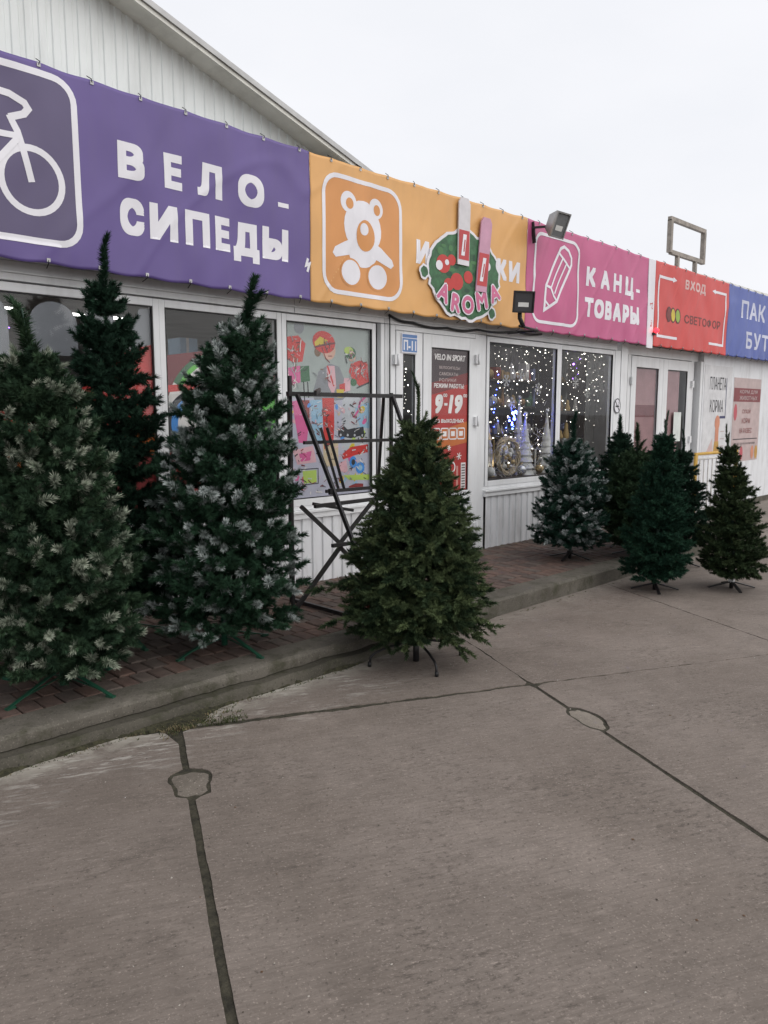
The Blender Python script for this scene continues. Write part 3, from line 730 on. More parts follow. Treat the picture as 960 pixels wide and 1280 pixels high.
# purple: bicycles
bp = banner(-5.5, 4.058, V_purple, 'purple banner with white bicycle sign and Cyrillic lettering, leftmost of the row')
letters(bp, (('В', 2.458, 2.642), ('Е', 2.790, 2.925), ('Л', 3.043, 3.253), ('О', 3.389, 3.620)), 3.128, 3.358, V_white); letter(bp, '-', 3.749, 3.849, 3.176, 3.210, V_white)
letters(bp, (('С', 2.462, 2.633), ('И', 2.672, 2.879), ('П', 2.937, 3.134), ('Е', 3.182, 3.310), ('Ы', 3.602, 3.841)), 2.775, 3.012, V_white); letter(bp, 'Д', 3.340, 3.573, 2.722, 3.006, V_white)
a = Art(bmap, GRID); a.stroke([(4.035, 2.83), (4.018, 2.775), (4.052, 2.79), (4.030, 2.725)], 0.022, V_white, 2); a.build('torn_patch', bp)
a = Art(bmap, GRID); a.rrect(1.07, 2.185, 2.645, 3.625, 0.13, 0.040, V_white, 1.5, V_purpled)
for cx in (1.40, 1.905): a.ring(cx, 2.995, 0.200, 0.205, 0.040, V_white, 2)
a.stroke([(1.905, 2.985), (1.835, 3.265), (1.795, 3.345)], 0.040, V_white, 2.6)
a.stroke([(1.795, 3.330), (1.880, 3.368), (1.905, 3.402), (1.885, 3.432), (1.80, 3.462), (1.70, 3.468)], 0.040, V_white, 3.0)
a.stroke([(1.845, 3.235), (1.50, 3.215), (1.40, 2.995), (1.64, 2.985), (1.50, 3.215), (1.46, 3.36)], 0.036, V_white, 3.4); a.stroke([(1.64, 2.985), (1.835, 3.22)], 0.036, V_white, 3.8); a.rect(1.38, 1.54, 3.35, 3.39, V_white, 3.8)
a.build('bicycle_icon', bp)
# orange: toys
bo = banner(4.062, 7.02, V_orange, 'orange banner with white teddy bear sign, second of the row')
a = Art(bmap, GRID); a.rrect(4.205, 5.10, 2.605, 3.530, 0.15, 0.036, V_white, 1.5, V_oranged)
for cx in (4.475, 4.80): a.ell(cx, 3.345, 0.085, 0.085, V_white, 1.8); a.ell(cx + 0.012, 3.335, 0.040, 0.045, V_oranged, 2.6)
a.ell(4.640, 3.165, 0.215, 0.215, V_white, 2.0); a.ell(4.640, 2.965, 0.165, 0.13, V_white, 2.1)
a.poly([(4.50, 3.05), (4.43, 3.02), (4.325, 2.965), (4.300, 2.915), (4.335, 2.885), (4.52, 2.93)], V_white, 2.2)
a.poly([(4.78, 3.05), (4.85, 3.02), (4.985, 2.940), (5.005, 2.895), (4.97, 2.865), (4.75, 2.93)], V_white, 2.2)
a.ell(4.665, 3.10, 0.108, 0.128, V_oranged, 3.2); a.ell(4.645, 3.150, 0.052, 0.05, V_white, 4.0)
a.ell(4.505, 2.780, 0.125, 0.118, V_oranged, 3.0); a.ell(4.815, 2.775, 0.125, 0.118, V_oranged, 3.0); a.ell(4.505, 2.780, 0.108, 0.102, V_white, 4.0); a.ell(4.815, 2.775, 0.108, 0.102, V_white, 4.0)
a.build('bear_icon', bo)
letters(bo, (('И', 5.300, 5.480), ('Г', 5.54, 5.68), ('Р', 5.74, 5.90), ('У', 5.96, 6.14), ('Ш', 6.2, 6.40), ('К', 6.515, 6.675), ('И', 6.715, 6.90)), 2.962, 3.172, V_white)
# pink: stationery
bk = banner(7.024, 9.79, V_pink, 'pink banner with white pencil sign, third of the row')
a = Art(bmap, GRID); a.rrect(7.17, 8.07, 2.605, 3.535, 0.14, 0.034, V_white, 2)
A0, A1 = Vector((7.40, 2.76)), Vector((7.80, 3.36)); dd = (A1 - A0).normalized(); nn = Vector((-dd.y, dd.x)) * 0.135
q = A0 + dd * 0.20
a.stroke([tuple(q + nn), tuple(A1 + nn), tuple(A1 + nn * 0.7 + dd * 0.06), tuple(A1 + dd * 0.085), tuple(A1 - nn * 0.7 + dd * 0.06), tuple(A1 - nn), tuple(q - nn), tuple(A0 - dd * 0.03)], 0.034, V_white, 2, True)
a.stroke([tuple(q + nn), tuple(q + nn * 0.35 + dd * 0.04), tuple(q - nn * 0.35 + dd * 0.0), tuple(q - nn)], 0.028, V_white, 2.6)
a.stroke([tuple(A1 + nn - dd * 0.06), tuple(A1 - nn - dd * 0.06)], 0.028, V_white, 2.6)
for s_ in (0.33, -0.33): a.stroke([tuple(q + nn * s_ + dd * 0.03), tuple(A1 + nn * s_ - dd * 0.06)], 0.022, V_white, 3.0)
a.stroke([tuple(A0 + dd * 0.06 + nn * 0.45), tuple(A0 + dd * 0.06 - nn * 0.45)], 0.024, V_white, 2.6)
a.build('pencil_icon', bk)
letters(bk, (('К', 8.245, 8.44), ('А', 8.56, 8.78), ('Н', 8.88, 9.08)), 3.095, 3.315, V_white); letter(bk, 'Ц', 9.18, 9.40, 3.045, 3.315, V_white); letter(bk, '-', 9.47, 9.575, 3.15, 3.19, V_white)
word(bk, 'ТОВАРЫ', 8.235, 9.56, 2.742, 2.965, V_white, 0.06)
# white strip with a small red warning lamp
b = MB(); vs = [bmap(x, z, 1.0) for x in (9.795, 9.975) for z in (2.47, 3.61)]; b.add(vs, [(0, 2, 3, 1)], V_white)
o = b.build('upright_strip'); tag(o, 'narrow white upright strip between the pink and red banners', 'panel')
md = o.modifiers.new('thick', 'SOLIDIFY'); md.thickness = 0.01; md.offset = -1
a = Art(bmap, 0); a.text('ВХОД', 9.86, 10.10, 0, 0.075, M_dark, 0, 0.02); a.parts = [([(9.93 - (v[1]), 2.75 + (v[0] - 9.86) * 1.3) for v in p[0]], p[1], mat('red_ink', (0.5, 0.03, 0.03), 0.5), 3) for p in a.parts]
a.build('lettering', o)
b = MB(); b.ball((9.97, YB - 0.05, 2.70), 0.035, mat('red_lamp', (1.0, 0.03, 0.05), 0.3, emit=2.5), 12); b.box(9.945, 9.995, YB - 0.04, YB + 0.0, 2.64, 2.675, M_dark)
tag(b.build('warning_lamp'), 'tiny glowing red lamp at the foot of the white strip', 'lamp')
# red
br = banner(9.98, 12.42, V_red, 'red entrance banner with white corner brackets and dark shop name, fourth of the row')
word(br, 'ВХОД', 10.89, 11.57, 3.345, 3.475, mat('pale_red_print', (0.62, 0.42, 0.40), 0.5), 0.04, 'Д')
word(br, 'СВЕТОФОР', 10.90, 12.16, 2.875, 2.995, mat('dark_red_print', (0.13, 0.03, 0.025), 0.5), 0.02)
a = Art(bmap, GRID)
for cx, c in ((10.42, (0.16, 0.035, 0.03)), (10.56, (0.55, 0.42, 0.04)), (10.71, (0.24, 0.35, 0.05))): a.ell(cx, 2.955, 0.085, 0.105, mat('dot_%.2f' % cx, (0.10, 0.03, 0.03), 0.5), 2 + cx * .02); a.ell(cx, 2.955, 0.062, 0.085, mat('dotf_%.2f' % cx, c, 0.5), 3 + cx * .02)
a.build('three_dots_logo', br)
a = Art(bmap, GRID)
a.stroke([(10.52, 3.425), (10.09, 3.425), (10.09, 2.645), (10.70, 2.645)], 0.036, V_white, 2); a.poly([(10.50, 3.46), (10.62, 3.425), (10.50, 3.39)], V_white, 2); a.build('corner_bracket', br)
a = Art(bmap, GRID); a.stroke([(11.90, 3.415), (12.31, 3.415), (12.31, 2.645), (11.74, 2.645)], 0.036, V_white, 2); a.poly([(11.92, 3.45), (11.79, 3.415), (11.92, 3.38)], V_white, 2)
a.build('corner_bracket', br)
# blue
bb = banner(12.425, 15.58, V_blue, 'blue banner at the far right end of the row')
M_palb = mat('pale_blue_print', (0.52, 0.54, 0.66), 0.5)
word(bb, 'ПАК', 12.955, 14.0, 3.125, 3.405, M_palb, 0.03)
word(bb, 'БУТ', 13.19, 14.25, 2.655, 2.925, M_palb, 0.03)

# round wreath advertising board on the orange banner
ad = empty('round_sign', (0, 0, 0)); tag(ad, 'round green cut-out board with two bottles and pink letters on the orange banner', 'sign')
def jag(cx, cz, rx, rz, n, j, seed):
    r_ = random.Random(seed); return [(cx + rx * (1 + r_.uniform(-j, j)) * math.cos(2 * math.pi * k / n), cz + rz * (1 + r_.uniform(-j, j)) * math.sin(2 * math.pi * k / n)) for k in range(n)]
YA = YB - 0.022
def slab2d(pts, m, y0, y1, name, parent):
    b = MB(); n = len(pts); vs = [(p[0], y0, p[1]) for p in pts] + [(p[0], y1, p[1]) for p in pts]
    b.add(vs, [tuple(range(n)), tuple(range(2 * n - 1, n - 1, -1))] + [(k, n + k, n + (k + 1) % n, (k + 1) % n) for k in range(n)], m); return b.build(name, parent)
M_wreath = mat('dark_green_print', (0.035, 0.12, 0.05), 0.5, var=0.45, scale=14)
bpts = jag(6.0, 2.93, 0.525, 0.40, 60, 0.045, 3)
slab2d(jag(6.0, 2.93, 0.552, 0.428, 60, 0.045, 3), V_white, YA, YA + 0.01, 'board', ad)
fn = flat(YA, 0.002)
a = Art(fn); a.poly(bpts, M_wreath, 1); r_ = random.Random(4)
for k in range(26):
    t = r_.uniform(0, 6.28); q = r_.uniform(.2, .95); a.ell(6.0 + .5 * q * math.cos(t), 2.93 + .38 * q * math.sin(t), r_.uniform(.02, .06), r_.uniform(.015, .04), mat('leaf_print_%d' % (k % 2), ((0.015, 0.06, 0.03), (0.06, 0.17, 0.06))[k % 2], 0.5), 1.5 + k * .02, 10)
for cx, cz, r1 in ((5.66, 3.00, .10), (5.86, 2.86, .095), (5.74, 2.82, .07), (6.03, 2.92, .07), (5.78, 3.05, .06)): a.ell(cx, cz, r1, r1 * .85, mat('red_flower', (0.48, 0.04, 0.035), 0.5), 2.4 + r1, 14)
for cx, cz, r1 in ((5.60, 2.98, .05), (5.71, 3.02, .03), (6.33, 3.06, .05)): a.ell(cx, cz, r1, r1 * .9, V_white, 3, 12)
for p_ in ((5.40, 2.90), (6.42, 2.61)): a.poly(jag(*p_, .07, .07, 14, .15, 9), V_white, 0.6); a.poly(jag(*p_, .05, .05, 14, .15, 9), M_wreath, 1.2)
a.build('wreath_print', ad)
M_bott = mat('red_bottle_print', (0.45, 0.035, 0.04), 0.4); M_bpk = mat('pink_bottle_print', (0.50, 0.26, 0.36), 0.4); M_bwh = mat('bottle_white_print', (0.62, 0.60, 0.62), 0.4)
for x, zb, zt, c2, sl in ((5.935, 3.02, 3.645, M_bwh, 0.02), (6.215, 2.80, 3.52, M_bpk, 0.11)):
    w = 0.085; h = zt - zb
    def S(pt): return (x + pt[0] + pt[1] * sl, zb + pt[1])
    root = slab2d([S((-w, 0)), S((w, 0)), S((w, h - .05)), S((w * .6, h)), S((-w * .6, h)), S((-w, h - .05))], c2, YA - 0.022, YA - 0.008, 'bottle', ad)
    a = Art(lambda xx, zz, k: (xx, YA - 0.0225 - .0015 * k, zz)); a.poly([S((-w * .92, h * .08)), S((w * .92, h * .08)), S((w * .92, h * .52)), S((-w * .92, h * .52))], M_bott, 1)
    a.poly([S((-w * .5, h * .14)), S((w * .1, h * .14)), S((w * .4, h * .46)), S((-w * .2, h * .46))], V_white, 2)
    a.poly([S((-w * .15, h * .2)), S((w * .05, h * .2)), S((w * .2, h * .38)), S((0, h * .38))], M_bott, 3); a.build('label', root)
a = Art(lambda xx, zz, k: (xx, YA - 0.012 - .002 * k, zz)); M_pkl = mat('pink_letters', (0.55, 0.13, 0.25), 0.45)
for ch, cx, cz, h, rt in (('A', 5.66, 2.735, .17, 22), ('R', 5.84, 2.655, .17, 8), ('O', 6.02, 2.655, .17, 0), ('M', 6.235, 2.72, .18, -14), ('A', 6.44, 2.81, .17, -24)):
    for lift, mm_, sx, sz in [(1 + .05 * q, V_white, .022 * math.cos(q * .785), .022 * math.sin(q * .785)) for q in range(8)] + [(2 + .05 * q, M_pkl, .010 * math.cos(q * 1.57), .010 * math.sin(q * 1.57)) for q in range(4)]:
        vs, fs = glyphs(ch, 0.0); lo, hi = vs.min(0), vs.max(0); k = h * .9 / (hi - lo)[1]; vv = (vs - (lo + hi) / 2) * k + np.array([sx, sz])
        t = R(-rt); vv = np.stack([vv[:, 0] * math.cos(t) - vv[:, 1] * math.sin(t) + cx, vv[:, 0] * math.sin(t) + vv[:, 1] * math.cos(t) + cz], 1); a.mesh(vv.tolist(), fs, mm_, lift)
a.build('lettering', ad)

# ------------------------------------------------------------------ fir trees
def twig_template(n, seed, L=0.13, rad=0.034, w=0.0016):
    r_ = np.random.default_rng(seed)
    u = np.sort(r_.random(n)) ** 0.9; ph = r_.random(n) * 2 * np.pi
    al = np.radians(68 - 40 * u ** 2 + r_.normal(0, 8, n)); ln = rad * (1.0 - 0.12 * u) * r_.uniform(0.8, 1.12, n)
    rd = np.stack([np.zeros(n), np.cos(ph), np.sin(ph)], 1)
    base = np.stack([u * L, np.zeros(n), np.zeros(n)], 1) + rd * 0.002
    d = np.cos(al)[:, None] * np.array([1, 0, 0]) + np.sin(al)[:, None] * rd
    tip = base + d * ln[:, None]
    side = np.cross(d, rd + r_.normal(0, .35, (n, 3))); side /= np.linalg.norm(side, axis=1)[:, None]; side *= w
    V = np.stack([base - side, base + side, tip], 1)            # n,3,3
    return V, u
TW = {}
def template(kind, k):
    key = (kind, k)
    if key not in TW:
        n, L, rad, w = {'brush': (115, 0.088, 0.036, 0.0034), 'small': (84, 0.078, 0.033, 0.0038), 'sprig': (120, 0.105, 0.029, 0.0033), 'leader': (420, 0.17, 0.046, 0.0032)}[kind]
        TW[key] = twig_template(n, 100 + k, L, rad, w)
    return TW[key]

def mesh_from_tris(name, V, C, m):
    n = V.shape[0]; me = bpy.data.meshes.new(name)
    me.vertices.add(n * 3); me.vertices.foreach_set('co', V.reshape(-1).astype(np.float32))
    me.loops.add(n * 3); me.loops.foreach_set('vertex_index', np.arange(n * 3, dtype=np.int32))
    me.polygons.add(n); me.polygons.foreach_set('loop_start', np.arange(0, n * 3, 3, dtype=np.int32))
    me.update(); me.validate()
    a = me.attributes.new('tint', 'FLOAT_COLOR', 'POINT'); a.data.foreach_set('color', C.reshape(-1).astype(np.float32))
    me.materials.append(m); return me

def fir(base, ztop, zcrown, z0, rb, label, seed, shape=('cone', .7), kind='brush', green=(0.012, 0.032, 0.020), green2=(0.022, 0.050, 0.030), frost=0.0, frostcol=(0.42, 0.46, 0.44),
        stand='green', lean=(0, 0), tiers=13, density=1.0, droop=0.0, leader='thick', turn=0.0, stray=(), taper=(.84, 1.6)):
    r_ = random.Random(seed); base = Vector(base)
    root = empty('fir_tree', base); tag(root, label, 'tree', 'artificial fir trees for sale in front of the shop')
    zt, zc, z00 = ztop - base.z, zcrown - base.z, z0 - base.z
    def axis(z): k = max(0, z) / zt; return Vector((lean[0] * k ** 2, lean[1] * k ** 2, z))
    def prof(t):
        if shape[0] == 'cone': v = (1 - t) ** shape[1]
        else: v = math.sqrt(max(0, 1 - t ** shape[1]))
        return (0.10 + 0.90 * v) * min(1.0, taper[0] + t * taper[1])
    tw = []          # origin, direction, scale, frostable
    wires = MB()
    for k in range(tiers):
        t = (k + r_.uniform(-.2, .2)) / (tiers - 0.5); t = min(max(t, 0), .985); z = z00 + (zc - z00) * t + 0.06
        rr = rb * prof(t); nb = max(5, int(2 * math.pi * rr / 0.215 * density + 2)); off = r_.uniform(0, 6.28)
        for q in range(nb):
            az = off + 2 * math.pi * (q + r_.uniform(-.28, .28)) / nb; L = rr * r_.uniform(.84, 1.10); el = R(2 + 34 * t - droop + r_.uniform(-9, 9))
            p0 = axis(z); d0 = Vector((math.cos(az) * math.cos(el), math.sin(az) * math.cos(el), math.sin(el)))
            up = R(r_.uniform(4, 22)) - R(droop)
            pts = []
            nseg = max(2, int(L / 0.075))
            p = p0.copy(); d = d0.copy()
            for s_ in range(nseg):
                d = (d + Vector((0, 0, math.sin(up) / nseg * 1.2))).normalized(); p = p + d * (L - 0.09) / nseg if L > 0.12 else p + d * L * 0.4 / nseg
                pts.append((p.copy(), d.copy(), (s_ + 1) / nseg))
            wires.tube([p0] + [a[0] for a in pts], [0.0035] + [0.0025] * len(pts), M_twigwire, 3, False)
            for (pp, dd_, u) in pts:
                if u < 0.22: continue
                sd = dd_.cross(Vector((0, 0, 1))).normalized(); upv = sd.cross(dd_)
                for s_ in (-1, 1):
                    a_ = R(r_.uniform(30, 62)); e_ = R(r_.uniform(-30, 34))
                    v = (dd_ * math.cos(a_) + sd * s_ * math.sin(a_)) * math.cos(e_) + upv * math.sin(e_)
                    tw.append((pp, v.normalized(), r_.uniform(.72, 1.12), u))
                if r_.random() < 0.55:
                    v = (dd_ + upv * r_.uniform(-.8, 1.0) + sd * r_.uniform(-.4, .4)).normalized(); tw.append((pp, v, r_.uniform(.7, 1.0), u))
            tw.append((pts[-1][0], pts[-1][1], r_.uniform(.95, 1.2), 1.0))
    for (az, z, L, el) in stray:                                   # branches that stick out of the outline
        az, el = R(az), R(el); p0 = axis(z - base.z); d = Vector((math.cos(az) * math.cos(el), math.sin(az) * math.cos(el), math.sin(el))); n = int(L / .08)
        for k in range(n):
            p = p0 + d * L * (k + 1) / n
            if k > n * .45:
                sd = d.cross(Vector((0, 0, 1))).normalized()
                for s_ in (-1, 1): tw.append((p, (d * .8 + sd * s_ * .7 + Vector((0, 0, r_.uniform(-.3, .3)))).normalized(), .95, 1.0))
        tw.append((p, d, 1.1, 1.0)); wires.tube([p0, p], .003, M_twigwire, 3, False)
    lead = []
    zz = zc - 0.04
    while zz < zt - 0.05:
        ax = axis(zz); dirv = (axis(zz + .1) - ax).normalized()
        lead.append((ax, dirv, 1.0)); zz += 0.085
        if zz < zc + 0.12:
            for q in range(5): az = r_.uniform(0, 6.28); tw.append((ax, Vector((math.cos(az) * .6, math.sin(az) * .6, .8)).normalized(), r_.uniform(.8, 1.1), .8))
    # needles
    Vs = []; Cs = []; g1 = np.array(green); g2 = np.array(green2); fc = np.array(frostcol)
    nr = np.random.default_rng(seed)
    def emit(items, kd, fr, thin=1.0):
        if not items: return
        ids = nr.integers(0, 5, len(items))
        for v in range(5):
            sel = [it for it, i_ in zip(items, ids) if i_ == v]
            if not sel: continue
            T, u = template(kd, v)
            P = np.array([it[0][:] for it in sel]); D = np.array([it[1][:] for it in sel]); S = np.array([it[2] for it in sel])
            rv = nr.normal(0, 1, (len(sel), 3)); N = np.cross(D, rv); N /= np.linalg.norm(N, axis=1)[:, None]; B = np.cross(D, N)
            M = np.stack([D, N * thin, B * thin], 2) * S[:, None, None]
            # a gentle bend so no two tips are alike
            bend = nr.normal(0, 1.1, (len(sel), 2))
            X = np.broadcast_to(T, (len(sel),) + T.shape).copy()
            X[..., 1] += bend[:, 0][:, None, None] * X[..., 0] ** 2; X[..., 2] += bend[:, 1][:, None, None] * X[..., 0] ** 2
            V = np.einsum('kij,knvj->knvi', M, X) + P[:, None, None, :]
            mixk = nr.random((len(sel), 1, 1, 1)) ** 1.7; c = g1 + (g2 - g1) * mixk
            c = c * nr.uniform(.75, 1.3, (len(sel), T.shape[0], 1, 1)); c = np.broadcast_to(c, V.shape).copy(); c[:, :, 2] *= 1.35
            if fr > 0:
                uu = np.array([it[3] if len(it) > 3 else 1.0 for it in sel]); am = (nr.random(len(sel)) < fr * np.clip((uu - .3) * 2, 0, 1)) * nr.uniform(.35, 1.0, len(sel))
                along = np.clip((u - .15) / .5, 0, 1)[None, :, None] * np.array([.22, .22, 1.0])[None, None, :]
                f_ = (am[:, None, None] * along)[..., None]; c = c * (1 - f_) + fc * f_
            Vs.append(V.reshape(-1, 3, 3)); Cs.append(np.concatenate([c, np.ones(c.shape[:-1] + (1,))], -1).reshape(-1, 3, 4))
    emit(tw, kind, frost)
    emit(lead, 'leader', frost * .25, {'thick': 1.0, 'fat': 1.35}.get(leader, 0.42))
    V = np.concatenate(Vs); Cc = np.concatenate(Cs)
    cr = link('crown', mesh_from_tris('crown', V, Cc, M_needle), root)
    tag(wires.build('branches', root), kind='stuff')
    b = MB(); b.tube([axis(z) for z in np.linspace(0.04, zt - .03, 9)], [.015] * 4 + [.011] * 3 + [.007, .004], M_pole, 8); b.build('trunk', root)
    if stand == 'green':
        st_ = MB(); st_.tube([(0, 0, .02), (0, 0, .20)], .020, M_greenst, 10); h_ = st_.build('stand', root)
        for q in range(4):
            a_ = turn + q * math.pi / 2; d = Vector((math.cos(a_), math.sin(a_), 0)); l_ = MB()
            l_.bar(d * .02 + Vector((0, 0, .115)), d * .34 + Vector((0, 0, .012)), .022, .006, M_greenst); l_.bar(d * .02 + Vector((0, 0, .070)), d * .26 + Vector((0, 0, .034)), .010, .005, M_greenst)
            l_.bar(d * .31 + Vector((0, 0, .007)), d * .36 + Vector((0, 0, .007)), .024, .012, M_greenst); l_.build('leg', h_)
    elif stand == 'black':
        st_ = MB(); st_.tube([(0, 0, .0), (0, 0, .15)], .021, M_blackm, 10); st_.tube([(0, 0, .115), (0, 0, .145)], .028, M_blackm, 10); h_ = st_.build('stand', root)
        for q in range(4):
            a_ = turn + q * math.pi / 2; d = Vector((math.cos(a_), math.sin(a_), 0)); l_ = MB()
            l_.tube([d * .02 + Vector((0, 0, .13)), d * .10 + Vector((0, 0, .128)), d * .20 + Vector((0, 0, .112)), d * .285 + Vector((0, 0, .085)), d * .315 + Vector((0, 0, .060)), d * .322 + Vector((0, 0, .006))], .0085, M_blackm, 8)
            l_.tube([d * .322 + Vector((0, 0, .0)), d * .322 + Vector((0, 0, .03))], .012, M_dark, 8); l_.build('leg', h_)
    else:
        st_ = MB(); st_.tube([(0, 0, .0), (0, 0, .14)], .018, M_blackm, 10); st_.box(-.022, .022, -.022, .022, .055, .085, M_white if stand == 'capped' else M_blackm); h_ = st_.build('stand', root)
        for q in range(4):
            a_ = turn + q * math.pi / 2; d = Vector((math.cos(a_), math.sin(a_), 0)); l_ = MB(); l_.bar(d * .015 + Vector((0, 0, .060)), d * .21 + Vector((0, 0, .008)), .026, .010, M_blackm); l_.build('leg', h_)
    return root

G_dark = dict(green=(0.010, 0.026, 0.016), green2=(0.017, 0.042, 0.025))
fir((1.28, 4.72, PZ), 1.95, 1.70, 0.40, 0.40, 'green fir cut off by the left edge of the picture', 41, ('dome', 3), 'small', tiers=11, stand='green', turn=.4)
fir((1.583, 4.056, PZ), 2.15, 1.80, 0.19, 0.48, 'fir with pale yellowish frosted tips on a green stand, nearest on the left', 1, ('dome', 1.65), 'brush', (0.016, 0.034, 0.019), (0.036, 0.066, 0.034), frost=.26, frostcol=(0.58, 0.62, 0.50), lean=(-.10, 0.02), tiers=17, density=1.25, turn=.35, leader='fat')
fir((2.215, 4.70, PZ), 2.60, 2.30, 0.24, 0.46, 'tall plain dark fir with long brush leader between the two frosted firs', 2, ('dome', 1.3), 'brush', tiers=18, density=1.1, **G_dark)
fir((2.60, 4.06, PZ), 2.33, 2.03, 0.24, 0.53, 'white-frosted fir with bent leader in front of the second shop window', 3, ('dome', 1.55), 'brush', (0.013, 0.034, 0.019), (0.027, 0.062, 0.034), frost=.28, frostcol=(0.76, 0.82, 0.81), lean=(.17, -.13), tiers=18, density=1.3, turn=.1, leader='fat')
fir((3.561, 3.301, 0), 1.80, 1.46, 0.19, 0.54, 'natural yellow-green fir on black tubular legs standing alone before the kerb', 4, ('cone', .74), 'sprig', (0.016, 0.031, 0.015), (0.098, 0.130, 0.058), stand='black', lean=(0.01, 0), tiers=19, density=1.5, droop=10, taper=(.74, 2.0), leader='thin', turn=R(66), stray=((140, .60, .60, -10), (150, .45, .54, -16), (-48, .38, .46, -16)))
fir((6.794, 4.166, PZ), 1.50, 1.22, 0.22, 0.45, 'small frosted fir beside the window with fairy lights', 5, ('dome', 1.45), 'small', (0.013, 0.036, 0.025), (0.022, 0.056, 0.038), frost=.36, frostcol=(0.70, 0.75, 0.75), stand='flat', tiers=13, density=1.3, turn=.2)
fir((7.867, 4.185, PZ), 1.53, 1.27, 0.30, 0.42, 'dark fir with crooked leader behind the small frosted fir', 6, ('cone', .5), 'small', stand='flat', tiers=12, density=1.2, lean=(-.02, .05), **G_dark)
fir((7.42, 3.80, PZ), 1.45, 1.10, 0.22, 0.46, 'soft olive green fir between two darker firs at the end of the kerb', 7, ('dome', 1.7), 'small', (0.022, 0.044, 0.022), (0.038, 0.066, 0.032), stand='flat', tiers=12, density=1.25, turn=.5)
fir((6.611, 3.159, 0), 1.565, 1.31, 0.07, 0.37, 'dark fir with thin rod leader and flat black feet on the concrete past the kerb', 8, ('cone', .55), 'small', (0.010, 0.032, 0.020), (0.020, 0.054, 0.031), stand='flat', leader='thin', tiers=15, density=1.35, turn=.65, lean=(.03, -.03))
fir((7.86, 3.50, 0), 1.36, 1.12, 0.18, 0.40, 'dark low fir half hidden between the two rightmost firs', 9, ('cone', .7), 'small', stand='capped', leader='thin', tiers=12, density=1.2, turn=.3, **G_dark)
fir((7.177, 2.69, 0), 1.42, 1.19, 0.08, 0.37, 'rightmost dark olive fir with rod leader standing on the concrete', 10, ('cone', .62), 'small', (0.018, 0.033, 0.015), (0.042, 0.060, 0.026), stand='capped', leader='thin', tiers=14, density=1.3, turn=.75, lean=(-.09, .09))

# ------------------------------------------------------------------ folding metal rack
rk = empty('display_rack', (0, 0, 0)); tag(rk, 'black folding metal rack with crossed legs in front of the collage window', 'rack')
def rbar(name, a, b_, w=.022, h=.022): m = MB(); m.bar(a, b_, w, h, M_blackm); return m.build(name, rk)
XL, XR, YR = 3.335, 4.335, 4.30
rbar('post', (XL, YR, PZ), (XL, YR, 1.86)); rbar('post', (XR, YR, PZ), (XR, YR, 1.76))
rbar('post', (XL + .02, 3.90, 1.06), (XL + .02, 3.90, 1.10))
rbar('shelf_rail', (XL - .04, YR - .024, 1.735), (XR + .09, YR - .024, 1.735), .030, .030); rbar('shelf_rail', (XL + .10, YR - .024, 1.395), (XR + .1, YR - .024, 1.395), .022, .024)
rbar('shelf_rail', (XL + .30, YR - .024, 1.035), (XR + .05, YR - .024, 1.03), .022, .024); rbar('shelf_rail', (XL + .08, YR - .16, .955), (XR - .05, YR - .16, .965), .024, .026)
rbar('shelf_rail', (XL - .02, YR - .30, 1.735), (XL + .25, YR - .02, 1.765), .020, .030)
for x0, x1 in ((3.36, 3.64), (4.30, 4.52)):
    rbar('slanted_leg', (x0, YR - .05, 1.73), (x1, 3.66, PZ), .034, .022); 
rbar('slanted_leg', (3.62, YR - .06, 1.50), (3.70, YR - .15, 1.06), .020, .02); rbar('slanted_leg', (3.56, YR - .06, 1.50), (3.67, YR - .12, 1.06), .018, .018)
rbar('brace', (3.45, YR - .1, .965), (3.83, YR - .1, .885), .022, .022)
rbar('brace', (3.42, YR, .94), (3.80, YR, .62), .022, .026); rbar('brace', (3.80, YR, .61), (3.36, YR, .20), .024, .028)
rbar('brace', (3.80, YR + .02, .62), (4.20, YR + .02, .96), .022, .026); rbar('brace', (3.80, YR + .02, .60), (4.28, YR + .02, .16), .022, .026)
rbar('shelf_rail', (3.69, YR - .026, .625), (4.15, YR - .026, .62), .03, .026); rbar('shelf_rail', (3.76, YR - .15, .60), (4.20, YR - .15, .61), .02, .03)
rbar('foot_rail', (3.64, 3.66, PZ + .018), (3.64, 4.72, PZ + .018), .022, .028); rbar('foot_rail', (4.52, 3.68, PZ + .018), (4.52, 4.72, PZ + .018), .022, .028)
rbar('slanted_leg', (3.36, YR + .05, 1.73), (3.64, 4.72, PZ), .022, .022); rbar('slanted_leg', (4.30, YR + .05, 1.73), (4.52, 4.72, PZ), .022, .022)
# small red toy figure, built as a bag, on the pavers behind the tree
ty = empty('toy_figure', (3.93, 4.05, PZ)); tag(ty, 'small red toy figure built as a bag with a pale pink top on the pavers behind the lone fir', 'bag')
b = MB(); b.box(-.08, .07, -.04, .04, .0, .14, mat('dark_red_cloth', (0.20, 0.018, 0.02), .7)); b.build('body', ty, bevel=.02)
b = MB(); b.ball((0.05, -.045, .15), .035, mat('pale_pink', (0.55, 0.36, 0.36), .6), 10); b.ball((-.06, -.04, .15), .024, MATS['pale_pink'], 10); b.build('pompom', ty)

